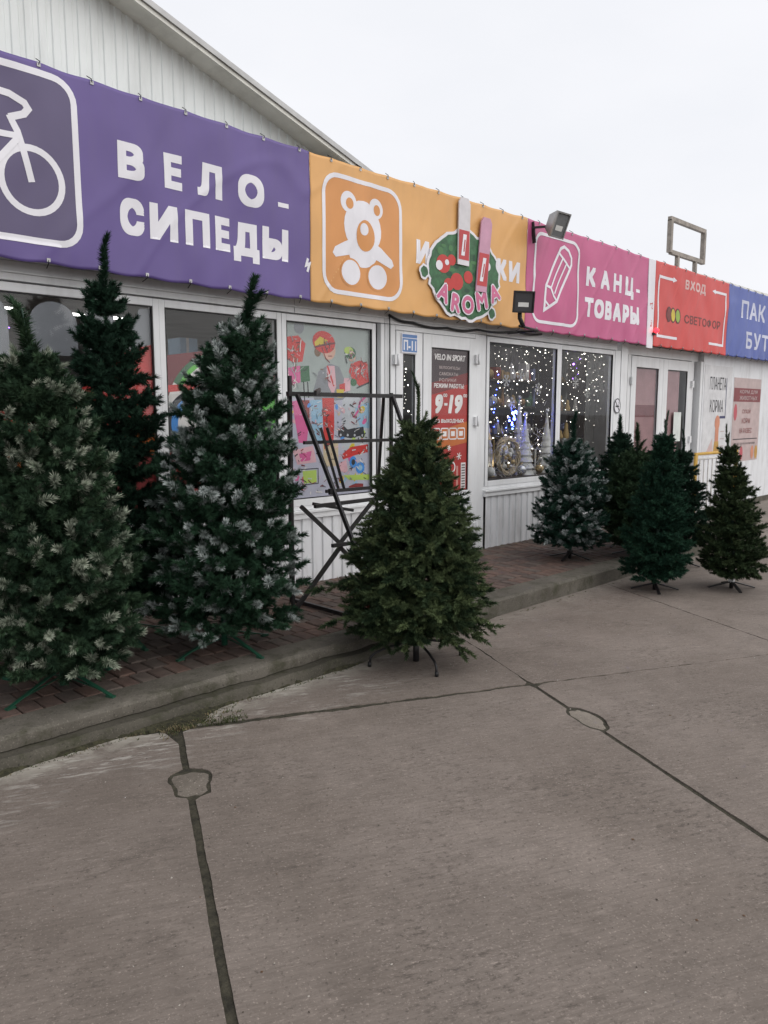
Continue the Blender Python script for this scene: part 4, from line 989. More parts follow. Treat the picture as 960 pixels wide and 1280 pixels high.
# ------------------------------------------------------------------ lamps, roof frame, cables
fl = empty('floodlight', (0, 0, 0)); tag(fl, 'big grey floodlight on top of the pink banner', 'floodlight', 'floodlights on the shop front')
def flood(root, c, yaw, pitch, w, h, d, m, lens):
    mt = Matrix.Translation(c) @ Matrix.Rotation(yaw, 4, 'Z') @ Matrix.Rotation(pitch, 4, 'X')
    b = MB(); vs = [mt @ Vector(v) for v in ((-w, 0, -h), (w, 0, -h), (w, 0, h), (-w, 0, h), (-w * .55, d, -h * .55), (w * .55, d, -h * .55), (w * .55, d, h * .55), (-w * .55, d, h * .55))]
    b.add(vs, [(4, 7, 6, 5), (0, 4, 5, 1), (1, 5, 6, 2), (2, 6, 7, 3), (3, 7, 4, 0)], m); t = w * .13
    for q in ((-w, w, -h, -h + t), (-w, w, h - t, h), (-w, -w + t, -h + t, h - t), (w - t, w, -h + t, h - t)): b.box(q[0], q[1], -.02, .0, q[2], q[3], m, mt)
    b.build('housing', root)
    b = MB(); b.box(-w + t, w - t, -.006, -.002, -h + t, h - t, lens, mt); b.build('lens', root)
    b = MB(); b.box(-w * .5, w * .5, -.0075, -.0062, -h * .45, -h * .05, mat('reflector', (0.62, 0.62, 0.6), .3), mt); b.build('reflector', root)
    return mt
M_lens = mat('lens_grey', (0.16, 0.165, 0.17), .15, var=.1, spec=.6); M_lensd = mat('lens_dark', (0.05, 0.05, 0.055), .15, spec=.6)
flood(fl, (7.20, 4.66, 3.56), R(-2), R(22), .118, .130, .12, M_alu, M_lens)
b = MB(); b.bar((7.20, 4.70, 3.56), (7.10, 4.93, 3.56), .03, .02, M_blackm); b.bar((7.10, 4.90, 3.40), (7.10, 4.93, 3.62), .04, .012, M_blackm); b.build('bracket', fl)
fl2 = empty('floodlight', (0, 0, 0)); tag(fl2, 'small black floodlight on an arm below the orange and pink banners', 'floodlight', 'floodlights on the shop front')
flood(fl2, (6.50, 4.60, 2.70), R(-30), R(8), .112, .105, .06, M_blackm, M_lensd)
b = MB(); b.tube([(6.50, 4.64, 2.66), (6.53, 4.66, 2.55), (6.54, 4.62, 2.46)], .022, M_blackm, 8); b.tube([(6.50, 4.64, 2.47), (6.98, 4.75, 2.47)], .013, M_blackm, 8); b.tube([(6.98, 4.75, 2.47), (6.99, 5.14, 2.47)], .013, M_blackm, 8); b.build('bracket', fl2)
rf = empty('roof_sign_frame', (0, 0, 0)); tag(rf, 'empty rectangular metal sign frame on two posts above the red banner', 'frame')
b = MB(); y_ = 5.0
for a_, c_ in (((10.45, y_, 3.79), (10.45, y_, 4.22)), ((11.52, y_, 3.77), (11.52, y_, 4.22))): b.bar(a_, c_, .06, .06, M_rust)
b.bar((10.42, y_, 4.235), (11.55, y_, 4.235), .055, .055, M_rust); b.bar((10.48, y_, 3.80), (11.49, y_, 3.80), .055, .055, M_rust); b.build('frame', rf)
for x in (10.70, 11.27):
    b = MB(); b.bar((x, y_, 3.4), (x, y_, 3.772), .05, .05, M_rust); b.build('post', rf)
def cable(name, pts, r, label):
    b = MB(); P = [Vector(p) for p in pts]; out = []
    for i in range(len(P) - 1):
        for k in range(6): out.append(P[i].lerp(P[i + 1], k / 6) + Vector((0, 0, -.02 * math.sin(math.pi * k / 6))))
    out.append(P[-1]); b.tube(out, r, M_dark, 6); return tag(b.build(name), label, 'cable')
cable('cable', [(5.13, YW - .03, 2.50), (5.45, YW - .03, 2.455), (5.95, YW - .03, 2.445), (6.4, YW - .05, 2.46), (6.95, 5.0, 2.475), (7.6, YW - .03, 2.50)], .012, 'black cable sagging under the orange banner above the door')
cable('cable', [(5.14, YW - .03, 2.49), (5.142, YW - .03, 2.2), (5.14, YW - .03, 1.7), (5.143, YW - .03, 1.0)], .006, 'thin dark cable running down the post left of the door')

# ------------------------------------------------------------------ signs and posters on the front
def card(name, x0, x1, z0, z1, y, m, label, cat, th=.006):
    root = empty(name, (0, 0, 0)); tag(root, label, cat); b = MB(); b.box(x0, x1, y, y + th, z0, z1, m); b.build('sheet', root); return root
s1 = card('number_plate', 5.300, 5.522, 2.170, 2.350, YW - .030, V_white, 'small blue and white unit number plate at the top of the narrow door', 'sign')
a = Art(flat(YW - .030)); a.rect(5.31, 5.512, 2.18, 2.305, mat('blue_plate', (0.10, 0.20, 0.42), .4), 1); a.rect(5.31, 5.512, 2.312, 2.342, mat('blue_plate', (0.1, 0.2, 0.42)), 1); a.text('П-11', 5.325, 5.498, 2.195, 2.290, V_white, 2, .03); a.build('lettering', s1)
# opening-hours poster in the door (behind the glass)
YP = YW - 0.0005
hp = card('opening_hours_poster', 5.738, 6.322, 0.803, 2.243, YP, mat('poster_red', (0.44, 0.050, 0.045), .45, var=.1), 'red opening hours poster in the glass of the main door', 'poster', .002)
a = Art(flat(YP)); M_pdk = mat('poster_dark', (0.075, 0.055, 0.058), .4); M_por = mat('poster_orange', (0.55, 0.16, 0.045), .45); M_pw = mat('poster_white', (0.68, 0.66, 0.65), .5); M_pgr = mat('poster_pale', (0.45, 0.38, 0.37), .5)
a.poly([(5.74, 1.90), (6.32, 2.02), (6.32, 2.24), (5.74, 2.24)], M_pdk, 1); a.poly([(5.74, 1.78), (6.32, 1.90), (6.32, 2.02), (5.74, 1.90)], mat('poster_maroon', (0.20, 0.045, 0.045), .4), 1)
a.poly([(5.74, 1.22), (6.32, 1.30), (6.32, 1.52), (5.74, 1.40)], M_por, 1)
a.text('VELO IN SPORT', 5.79, 6.27, 2.13, 2.19, M_pw, 2, .03, .15)
for k, t in enumerate(('ВЕЛОСИПЕДЫ', 'САМОКАТЫ', 'РОЛИКИ')): a.text(t, 5.87, 6.19 - .03 * k, 2.04 - .06 * k, 2.072 - .06 * k, M_pgr, 2, .01)
a.text('РЕЖИМ РАБОТЫ:', 5.79, 6.26, 1.855, 1.90, M_pw, 2, .03, .1)
a.text('9', 5.79, 5.905, 1.60, 1.79, M_pw, 2, .05, .2); a.text('19', 6.01, 6.215, 1.60, 1.79, M_pw, 2, .05, .2); a.rect(5.95, 6.0, 1.68, 1.705, M_pw, 2); a.text('00', 5.935, 5.995, 1.765, 1.80, M_pw, 2, .03); a.text('00', 6.25, 6.31, 1.765, 1.80, M_pw, 2, .03)
a.text('БЕЗ ВЫХОДНЫХ', 5.78, 6.26, 1.50, 1.545, M_pw, 2, .03)
for k in range(4): a.rrect(5.775 + .13 * k, 5.885 + .13 * k, 1.34, 1.45, .015, .012, M_pw, 2.5); a.rect(5.80 + .13 * k, 5.86 + .13 * k, 1.37, 1.42, M_pw, 2.2)
def flake(cx, cz, r):
    for q in range(3): t = R(60 * q + 10); a.stroke([(cx - r * math.cos(t), cz - r * math.sin(t)), (cx + r * math.cos(t), cz + r * math.sin(t))], .010, M_pw, 3 + q * .3)
flake(6.03, 1.25, .03); flake(6.19, 1.16, .04); flake(5.86, 1.12, .03)
a.ring(6.08, 1.05, .055, .06, .016, M_pw, 2.5, 20); a.ring(5.95, 1.05, .04, .06, .014, M_pw, 2.5, 20)
a.rect(6.15, 6.18, .82, 1.06, mat('poster_pinkbar', (.5, .25, .22), .5), 2)
a.rect(6.225, 6.30, .82, 1.09, M_pw, 2)
for k in range(9): a.rect(6.235, 6.29, .835 + .028 * k, .847 + .028 * k, M_pdk, 3)
a.build('print', hp)
# no-smoking sign
ns_ = empty('no_smoking_sign', (0, 0, 0)); tag(ns_, 'small round no smoking sticker on the post right of the fairy light window', 'sign')
a = Art(flat(YW - .014)); a.ell(9.43, 1.70, .085, .10, V_white, 1); M_ink = mat('black_ink', (.03, .03, .035), .5); a.ring(9.43, 1.70, .085, .10, .014, M_ink, 2); a.stroke([(9.375, 1.765), (9.485, 1.635)], .014, M_ink, 2.5); a.rect(9.385, 9.475, 1.685, 1.705, M_ink, 2.2); a.stroke([(9.46, 1.71), (9.475, 1.735), (9.46, 1.755)], .008, M_ink, 2.3); a.build('sticker', ns_)
# posters on the end bay
p1 = card('poster', 12.16, 13.24, .93, 2.36, YW - .008, mat('poster_offwhite', (.60, .60, .61), .5), 'white pet food poster with an orange bottle shape left of the pink poster', 'poster', .004)
a = Art(flat(YW - .008)); a.text('ПЛАНЕТА', 12.36, 13.00, 1.98, 2.18, M_ink, 2, .0); a.text('КОРМА', 12.40, 12.92, 1.62, 1.82, M_ink, 2, .0); a.rect(12.80, 13.02, 1.52, 1.56, mat('navy_ink', (.04, .045, .12), .5), 2); a.rect(13.01, 13.03, 1.52, 2.18, MATS['navy_ink'], 2)
M_sal = mat('salmon_print', (.55, .23, .14), .5)
a.ell(12.72, 1.45, .10, .12, M_sal, 2); a.rect(12.65, 12.79, .95, 1.45, M_sal, 2.2); a.poly([(12.60, .94), (12.84, .94), (12.80, 1.15), (12.64, 1.15)], mat('ochre_print', (.48, .27, .06), .5), 2.6)
a.poly([(12.30, .94), (12.60, .94), (12.55, 1.2), (12.47, 1.12)], mat('blush_print', (.58, .42, .40), .5), 2)
for k in range(3): a.rect(12.86, 13.02, 1.30 - .12 * k, 1.315 - .12 * k, M_pgr, 2)
a.build('print', p1)
p2 = card('poster', 13.34, 14.56, .78, 2.20, YW - .008, mat('poster_blush', (.46, .36, .35), .5), 'pinkish poster with a dark red band at the right end of the wall', 'poster', .004)
a = Art(flat(YW - .008)); a.rect(13.35, 14.55, 1.80, 2.03, mat('maroon_print', (.20, .04, .045), .5), 1); a.text('КОРМ ДЛЯ', 13.6, 14.4, 1.93, 2.0, M_pgr, 2, .01); a.text('ЖИВОТНЫХ', 13.6, 14.4, 1.83, 1.90, M_pgr, 2, .01)
for k, t in enumerate(('СУХОЙ', 'КОРМ', 'НА РАЗВЕС')): a.text(t, 13.75 - .08 * (k == 2), 14.12 + .1 * (k == 2), 1.60 - .17 * k, 1.69 - .17 * k, mat('red_brown_print', (.25, .08, .075), .5), 2, .01)
a.rect(13.4, 14.5, 1.155, 1.17, M_ink, 2); a.text('ВСЕГДА В НАЛИЧИИ', 13.5, 14.4, 1.06, 1.10, M_ink, 2, 0); a.ell(13.45, 1.62, .07, .14, mat('raspberry_print', (.45, .08, .10), .5), 2)
for cx, c in ((13.42, 'ochre_print'), (14.3, 'salmon_print'), (13.8, 'raspberry_print'), (14.48, 'ochre_print')): a.ell(cx, .92, .07, .12, MATS[c], 2.2, 12)
a.build('print', p2)
# window graphics on windows 1-3

GF = flat(YW + .032, .0006)
def pm_(name, c, r=.5): return mat('print_' + name, tuple(min(.8, q * 1.3) for q in c), r, var=.08, scale=5)
K = dict(red=pm_('red', (.50, .035, .03)), dred=pm_('dred', (.22, .03, .03)), orange=pm_('orange', (.60, .14, .02)), grey=pm_('grey', (.20, .205, .22)), lgrey=pm_('lgrey', (.42, .43, .45)), white=pm_('white', (.62, .58, .55)), green=pm_('green', (.10, .40, .05)),
         dgreen=pm_('dgreen', (.03, .12, .05)), blue=pm_('blue', (.05, .22, .55)), lblue=pm_('lblue', (.25, .40, .52)), black=pm_('black', (.03, .03, .035)), pink=pm_('pink', (.55, .10, .25)), lpink=pm_('lpink', (.60, .35, .38)), lav=pm_('lav', (.40, .39, .46)), sage=pm_('sage', (.30, .335, .315)),
         skin=pm_('skin', (.55, .33, .25)), yellow=pm_('yellow', (.55, .42, .04)), lime=pm_('lime', (.38, .50, .10)), tan=pm_('tan', (.50, .40, .26)), maroon=pm_('maroon', (.15, .025, .03)), brown=pm_('brown', (.16, .09, .05)))
def arch(a, x0, x1, z0, z1, m, lift):
    ps = [(x0, z0), (x1, z0)] + [((x0 + x1) / 2 + (x1 - x0) / 2 * math.cos(R(t)), z1 - (x1 - x0) * .45 + (x1 - x0) * .45 * math.sin(R(t))) for t in range(0, 181, 15)]
    a.poly(ps, m, lift)
w1 = empty('window_poster', (0, 0, 0)); tag(w1, 'red and orange film with grey arches on the leftmost shop window', 'poster')
a = Art(GF); arch(a, 1.45, 1.80, 1.95, 2.36, K['grey'], 1); arch(a, 1.93, 2.24, 1.98, 2.325, K['grey'], 1); arch(a, 2.30, 2.50, 2.0, 2.34, K['grey'], 1); a.poly([(2.60, 2.02), (2.772, 2.06), (2.772, 2.345), (2.69, 2.335), (2.63, 2.20)], K['grey'], 1)
a.poly([(2.20, .88), (2.772, .88), (2.772, 2.09), (2.60, 2.04), (2.40, 1.92), (2.20, 1.72)], K['red'], 2); a.poly([(2.45, 1.33), (2.772, 1.30), (2.772, 1.52), (2.45, 1.47)], K['orange'], 3); a.stroke([(2.45, 1.54), (2.772, 1.545)], .035, K['maroon'], 4); a.rect(2.30, 2.772, .88, 1.30, K['dred'], 3)
a.poly([(.73, .88), (2.30, .88), (2.30, 1.42), (1.9, 1.62), (1.5, 1.72), (.73, 1.75)], K['red'], 2); a.poly([(.73, 1.0), (2.0, 1.0), (2.0, 1.3), (.73, 1.55)], K['orange'], 3)
a.build('print', w1)
w2 = empty('window_poster', (0, 0, 0)); tag(w2, 'film with white toy shape, blue loop and green edge on the second shop window', 'poster')
a = Art(GF); a.poly([(2.872, .88), (3.864, .88), (3.864, 1.98), (3.55, 2.06), (3.2, 2.07), (2.872, 2.02)], K['maroon'], 1)
a.ell(3.30, 1.62, .42, .40, K['white'], 2); a.ring(3.33, 1.60, .45, .46, .07, K['dgreen'], 3, 40, 60, 150); a.ring(3.33, 1.60, .40, .43, .035, K['green'], 4, 40, 60, 150); a.stroke([(2.88, 1.78), (3.1, 1.80), (3.4, 1.79)], .05, K['red'], 4)
a.ring(3.15, 1.52, .24, .22, .055, K['blue'], 5, 40, 50, 230); a.ring(3.15, 1.52, .285, .265, .045, K['black'], 4, 40, 50, 230); a.poly([(2.875, 1.35), (3.0, 1.15), (3.0, .88), (2.875, .88)], K['red'], 3)
a.poly([(3.60, .88), (3.862, .88), (3.862, 1.72), (3.75, 1.80), (3.62, 1.66)], K['green'], 5); a.poly([(3.66, .88), (3.862, .88), (3.862, 1.2), (3.7, 1.22)], K['dgreen'], 6); a.rect(3.0, 3.6, .88, 1.1, K['dred'], 6); a.ell(3.36, 1.52, .07, .08, K['black'], 5)
a.build('print', w2)
def G(px, py):
    u = (px - 358) / 106; t = 401 + 10 * u; b_ = 625 - 13 * u; return 3.97 + .963 * (u * .92 + .08 * u * u), 2.352 - (py - t) / (b_ - t) * 1.475
w3 = empty('window_poster', (0, 0, 0)); tag(w3, 'collage film of children in helmets with skates and scooters on the third shop window', 'poster')
a = Art(GF)
def gp(pts, c, l): a.poly([G(*p) for p in pts], K[c], l)
def ge(px, py, rx, ry, c, l, n=16, rot=0): x, z = G(px, py); a.ell(x, z, rx * .0091, ry * .0067, K[c], l, n, rot=rot)
def gs(pts, w, c, l): a.stroke([G(*p) for p in pts], w, K[c], l)
gp([(358, 401), (464, 411), (464, 520), (358, 520)], 'sage', 1); gp([(358, 495), (464, 495), (464, 612), (358, 625)], 'lav', 1.5)
gp([(430, 490), (464, 488), (464, 560), (428, 560)], 'lgrey', 2); gp([(358, 495), (366, 495), (366, 575), (358, 580)], 'lime', 2)
gp([(358, 420), (375, 418), (384, 428), (380, 450), (370, 452), (362, 448)], 'red', 3); ge(376, 408, 6, 8, 'grey', 2.5); gp([(362, 458), (377, 455), (377, 476), (363, 480)], 'pink', 4); gp([(377, 456), (388, 455), (389, 474), (378, 476)], 'dgreen', 4); gs([(358, 404), (359, 470), (362, 500)], .03, 'black', 4.5); gs([(381, 475), (382, 500)], .012, 'black', 4); gs([(386, 475), (387, 495)], .012, 'black', 4)
gp([(392, 490), (400, 462), (414, 452), (426, 456), (434, 475), (438, 490), (430, 497), (395, 500)], 'grey', 3); gp([(410, 455), (420, 455), (422, 480), (418, 492), (412, 480)], 'lpink', 4); gs([(411, 455), (419, 480)], .018, 'red', 4.5)
ge(413, 436, 8.5, 12, 'skin', 4); ge(407, 426, 14, 14, 'red', 5, 20, -8); gp([(395, 426), (402, 419), (412, 424), (404, 430), (396, 431)], 'yellow', 6); gs([(395, 432), (408, 429), (421, 427)], .016, 'maroon', 6.5); gs([(404, 432), (409, 446), (414, 451)], .010, 'maroon', 5.5); ge(399, 438, 4, 6, 'brown', 3.5); gs([(410, 434), (412, 434)], .008, 'black', 6); gs([(417, 434), (419, 434)], .008, 'black', 6); gs([(412, 443), (417, 443)], .008, 'dred', 6)
ge(440, 439, 7.5, 8, 'dgreen', 5); ge(438, 436, 6, 5, 'lime', 5.5); ge(442, 444, 5, 6, 'skin', 4.8); gp([(441, 452), (452, 448), (462, 452), (464, 474), (452, 480), (443, 472), (438, 462)], 'red', 4.5); ge(444, 475, 4.5, 5, 'dgreen', 5); gp([(432, 470), (440, 470), (440, 485), (430, 488)], 'lpink', 5); gp([(426, 478), (433, 476), (433, 486), (426, 488)], 'red', 6); gp([(422, 484), (432, 484), (430, 494), (423, 494)], 'yellow', 6.2); gs([(448, 482), (464, 475)], .014, 'black', 5)
gp([(404, 495), (419, 495), (419, 530), (418, 548), (406, 560), (405, 530)], 'red', 5); gp([(389, 498), (404, 497), (404, 548), (392, 550)], 'lblue', 4); gp([(366, 500), (378, 497), (386, 535), (384, 552), (374, 552)], 'pink', 4); gp([(376, 498), (388, 498), (388, 530), (380, 530)], 'dred', 3.6)
gp([(446, 505), (464, 500), (464, 532), (448, 530)], 'lblue', 3); gs([(440, 525), (450, 510), (452, 500), (462, 490)], .022, 'pink', 5)
gp([(424, 535), (434, 528), (446, 532), (456, 530), (458, 540), (440, 545), (424, 542)], 'black', 5); gp([(430, 528), (438, 518), (448, 520), (452, 530), (436, 534)], 'lgrey', 5.5); 
for q in (427, 436, 445, 455): ge(q, 541, 3, 3.5, 'black', 6, 10); ge(q, 541, 1.4, 1.8, 'lgrey', 6.5, 8)
gp([(366, 562), (392, 555), (396, 576), (372, 580)], 'lpink', 4); gp([(374, 566), (390, 562), (388, 574), (376, 576)], 'pink', 5); gp([(404, 552), (424, 550), (424, 580), (406, 582)], 'tan', 4); gp([(428, 566), (440, 556), (462, 552), (462, 562), (446, 566), (430, 572)], 'red', 5); gp([(424, 578), (434, 572), (436, 585), (426, 588)], 'lpink', 5)
ge(443, 575, 5, 8, 'blue', 6); ge(452, 582, 6, 8, 'blue', 6.2); ge(452, 582, 3, 4, 'lblue', 6.8); ge(443, 575, 2.5, 4, 'black', 6.6); gp([(430, 592), (464, 590), (464, 597), (438, 598)], 'lime', 5); gp([(378, 588), (396, 586), (396, 602), (380, 604)], 'lime', 4); gs([(376, 586), (398, 584), (398, 603), (378, 606)], .008, 'black', 5)
gp([(437, 606), (446, 602), (456, 602), (456, 608), (440, 612)], 'dred', 5)
r_ = random.Random(8)
for k in range(70):                                      # small pictured goods: skates, gloves, balls, boards
    px, py = r_.uniform(362, 458), r_.uniform(502, 604); w, h = r_.uniform(1.5, 5), r_.uniform(1.5, 5); ge(px, py, w, h, r_.choice(['lav', 'lgrey', 'white', 'lpink', 'lblue', 'tan', 'red', 'pink', 'lime', 'yellow', 'blue', 'white', 'lgrey']), 3 + k * .012, r_.choice([5, 6, 8, 12]), r_.uniform(0, 90))
for k in range(240):
    px = r_.uniform(361, 428) if k < 150 else r_.uniform(424, 462); py = r_.choice([r_.uniform(596, 616), r_.uniform(552, 584), r_.uniform(500, 548)]) if k < 150 else r_.uniform(492, 606)
    if px > 418 and py > 606: py -= 12
    dx, dy = r_.uniform(-6, 6), r_.uniform(-4, 4); gs([(px, py), (min(max(px + dx, 359), 462), py + dy)], r_.uniform(.004, .012), r_.choice(['black', 'grey', 'black', 'maroon', 'dred', 'white', 'lpink', 'lgrey']), 7 + k * .01)
for k in range(150):                                     # folds, straps and line work over the pictured children and bags
    cx, cy, sx, sy = r_.choice([(370, 440, 11, 20), (372, 470, 11, 22), (412, 470, 14, 16), (452, 462, 10, 14), (408, 425, 11, 7), (440, 440, 6, 6), (412, 520, 7, 28), (398, 525, 6, 24), (450, 515, 12, 16)])
    px, py = min(max(cx + r_.gauss(0, sx * .5), 360), 461), min(cy + r_.gauss(0, sy * .5), 604); dx, dy = r_.gauss(0, 2.2), r_.gauss(0, 3.5)
    gs([(px, py), (min(max(px + dx, 360), 461), py + dy), (min(max(px + dx * 1.2 + r_.gauss(0, 1.5), 360), 461), py + dy * 1.6)], r_.uniform(.004, .011), r_.choice(['dred', 'maroon', 'grey', 'lgrey', 'lpink', 'black', 'brown', 'sage', 'white']), 9.5 + k * .008)
a.build('print', w3)

# ------------------------------------------------------------------ window display of the lights shop
M_shelf = mat('dark_shelf', (.06, .05, .045), .6); M_snow = mat('white_ornament', (.60, .59, .57), .7, var=.12, scale=25); M_gold = mat('champagne_ornament', (.48, .36, .20), .35, metal=.4); M_silver = mat('silver_ornament', (.55, .55, .57), .25, metal=.7)
b = MB(); b.box(6.66, 9.40, YW + .07, YW + .72, .80, .865, M_shelf); tag(b.build('display_deck'), 'dark display deck inside the fairy light windows', 'shelf')
b = MB(); b.box(8.60, 9.41, YW + .45, YW + .72, 1.60, 1.635, M_shelf); b.box(8.60, 8.63, YW + .45, YW + .72, .87, 2.3, M_shelf); b.box(9.38, 9.41, YW + .45, YW + .72, .87, 2.3, M_shelf); b.box(8.63, 9.38, YW + .45, YW + .72, 1.24, 1.27, M_shelf)
tag(b.build('display_shelf'), 'dark shelf of ornaments in the right fairy light window', 'shelf')
sh = empty('stock_shelf', (0, 0, 0)); tag(sh, 'tall dim shelving full of ornaments behind the window display', 'shelf')
b = MB(); b.box(7.2, 9.97, YW + 1.34, YW + 1.38, .12, 2.5, mat('display_back', (.13, .12, .12), .8, var=.3)); b.build('back', sh)
r_ = random.Random(77); b2 = MB()
cols = [mat('stock_%d' % k, c, .45) for k, c in enumerate(((.45, .40, .33), (.30, .17, .08), (.52, .50, .50), (.18, .20, .34), (.36, .25, .12), (.24, .06, .05), (.08, .16, .10)))]
for z in (.55, .95, 1.33, 1.70, 2.05):
    b = MB(); b.box(7.2, 9.97, YW + 1.05, YW + 1.338, z - .03, z, M_shelf); b.build('board', sh); x = 7.26
    while x < 9.88:
        w = r_.uniform(.03, .075); h = r_.uniform(.08, .27); m = r_.choice(cols); yy = YW + 1.15
        if r_.random() < .4: b2.box(x, x + w * 1.7, yy - .05, yy + .08, z + .001, z + h, m)
        elif r_.random() < .5: b2.ball((x + w, yy, z + w + .002), w, m, 10)
        else: b2.lathe([(w * .8, .002), (w, h * .3), (w * .4, h * .7), (w * .5, h * .8), (.002, h)], m, (x + w, yy, z), 9)
        x += w * 2.1
tag(b2.build('stock', sh), kind='stuff')
def cone_tree(x, y_, h, r, label):
    root = empty('ornament_tree', (x, YW + y_, .865)); tag(root, label, 'ornament', 'white cone trees in the window'); r2 = random.Random(int(x * 100))
    b = MB()
    for k in range(9):
        t = k / 9; rr = r * (1 - t) * (1 + r2.uniform(-.08, .08)); b.lathe([(rr, h * t), (rr * .55, h * (t + .14))], M_snow, (0, 0, 0), 14)
    b.build('cone', root); b = MB(); b.ball((0, 0, h + .03), .03, M_silver, 10); b.build('topper', root)
cone_tree(7.80, .30, .70, .13, 'white cone tree ornament in the left fairy light window, farther from the middle post'); cone_tree(8.29, .32, .74, .13, 'white cone tree ornament right by the middle post of the fairy light windows')
cone_tree(7.28, .48, .78, .12, 'champagne-lit white cone tree behind the twig wreath in the left corner'); cone_tree(8.52, .40, .60, .11, 'short white cone tree just right of the middle post of the fairy light windows'); cone_tree(8.02, .55, .90, .13, 'tallest white cone tree at the back of the fairy light display')
wr = empty('ornament_wreath', (7.42, YW + .27, .87)); tag(wr, 'round beige wreath of twigs standing in the left fairy light window', 'wreath')
b = MB(); r_ = random.Random(3)
for k in range(9):
    pts = []; ph = r_.uniform(0, 6); 
    for q in range(29): t = 2 * math.pi * q / 28; rr = .205 + .022 * math.sin(t * 5 + ph) + .012 * math.sin(3 * t + k); pts.append((rr * math.cos(t), .02 * math.cos(t * 4 + ph), .24 + rr * math.sin(t)))
    b.tube(pts, .008, mat('pale_twig', (.40, .33, .24), .7), 5, False)
b.build('ring', wr)
b = MB()
for k in range(26): t = r_.uniform(0, 6.28); q = r_.uniform(0, .15); b.ball((q * math.cos(t), r_.uniform(-.03, .05), .24 + q * math.sin(t)), r_.uniform(.012, .03), r_.choice([M_silver, M_snow, M_gold]), 8)
tag(b.build('baubles', wr), kind='stuff')
for (x, y_, z, r1, m, lab) in ((7.12, .30, .93, .06, M_snow, 'white bauble in the left corner of the display deck'), (7.62, .22, .935, .065, M_silver, 'silver bauble beside the twig wreath'), (8.05, .25, .925, .055, M_gold, 'champagne bauble between the two white cone trees'), (8.60, .2, .94, .07, M_snow, 'white bauble low in the right fairy light window')):
    b = MB(); b.ball((x, YW + y_, z), r1, m, 14); b.tube([(x, YW + y_, z + r1 * .95), (x, YW + y_, z + r1 * 1.25)], r1 * .22, M_gold, 8); tag(b.build('bauble'), lab, 'ornament', 'baubles in the window display')
r_ = random.Random(17)
for (x, y_, h, w, m, lab) in ((7.16, .42, .62, .09, M_gold, 'tall champagne lantern behind the twig wreath, its bulb added to warm the display'), (8.05, .46, .42, .10, M_snow, 'white lantern between the cone trees'), (7.62, .50, .38, .11, M_snow, 'white house lantern right behind the silver bauble'), (8.72, .22, .30, .08, M_gold, 'champagne lantern by the post in the right fairy light window')):
    b = MB(); b.box(x - w, x + w, YW + y_ - w, YW + y_ + w, .865, .895, m)
    for sx in (-1, 1):
        for sy in (-1, 1): b.box(x + sx * w * .85 - .008, x + sx * w * .85 + .008, YW + y_ + sy * w * .85 - .008, YW + y_ + sy * w * .85 + .008, .895, .865 + h * .7, m)
    b.lathe([(w * 1.3, .865 + h * .7), (w * .5, .865 + h * .9), (.012, .865 + h)], m, (x, YW + y_, 0), 4); b.ball((x, YW + y_, .865 + h * .25), w * .4, M_bulb if h > .5 else M_gold, 8)  # the tall lantern's glowing ball is added as warm light for the display
    tag(b.build('lantern'), lab, 'lantern', 'lanterns in the window display')
for row_, z in enumerate((1.27, 1.635, .866)):
    for k in range(7):
        x = 8.70 + k * .095 + r_.uniform(-.02, .02); h = r_.uniform(.10, .24); w = r_.uniform(.035, .05); y_ = YW + .55 + r_.uniform(-.04, .04)
        b = MB(); c = r_.choice([(.30, .20, .10), (.36, .30, .22), (.45, .42, .38), (.20, .12, .07), (.38, .26, .10)]); m = mat('figurine_%d' % r_.randrange(6), c, .5)
        b.lathe([(w * .8, 0), (w, h * .25), (w * .55, h * .6), (w * .62, h * .75), (w * .45, h * .93), (.002, h)], m, (x, y_, z), 10)
        tag(b.build('figurine'), ('small figurine on the lower shelf of the right fairy light window', 'small figurine on the upper shelf of the right fairy light window', 'small figurine on the deck under the shelves of the right fairy light window')[row_], 'figurine', 'figurines %s' % ('lower shelf', 'upper shelf', 'deck')[row_])
for k, (x, y_, z) in enumerate(((7.4, .30, 1.98), (7.75, .35, 2.05), (8.05, .30, 1.90), (7.55, .33, 1.72), (8.9, .3, 2.0), (9.25, .33, 1.88))):
    b = MB(); r1 = .075
    for q in range(6):
        t = R(60 * q + 8 * k); d = Vector((math.cos(t), 0, math.sin(t))); c = Vector((x, YW + y_, z)); b.bar(c, c + d * r1, .012, .006, M_snow, (0, 1, 0))
        for s_ in (-1, 1): t2 = t + s_ * R(50); e_ = Vector((math.cos(t2), 0, math.sin(t2))); b.bar(c + d * r1 * .6, c + d * r1 * .6 + e_ * r1 * .35, .010, .006, M_snow, (0, 1, 0))
    b.tube([(x, YW + y_, z + r1), (x, YW + y_, 2.40)], .001, M_silver, 4, False)
    tag(b.build('snowflake'), 'white snowflake hanging in the %s fairy light window' % ('left' if k < 4 else 'right'), 'ornament', 'snowflakes hanging in the %s window' % ('left' if k < 4 else 'right'))
b = MB(); r9 = random.Random(5)
for k in range(420):
    d_ = r9.uniform(.12, .6); x = r9.uniform(6.75, 8.0) + d_ * 1.4; z = .87 + abs(r9.gauss(0, .30)); c = Vector((x, YW + d_, z)); q = Vector((r9.gauss(0, 1), r9.gauss(0, 1), r9.gauss(0, 1))).normalized() * r9.uniform(.01, .045)
    if x < 9.35: b.bar(c - q, c + q, .004, .004, r9.choice([M_silver, M_snow, M_snow, M_gold]))
tag(b.build('tinsel'), 'silver and white tinsel heaped along the display deck', 'tinsel', kind='stuff')
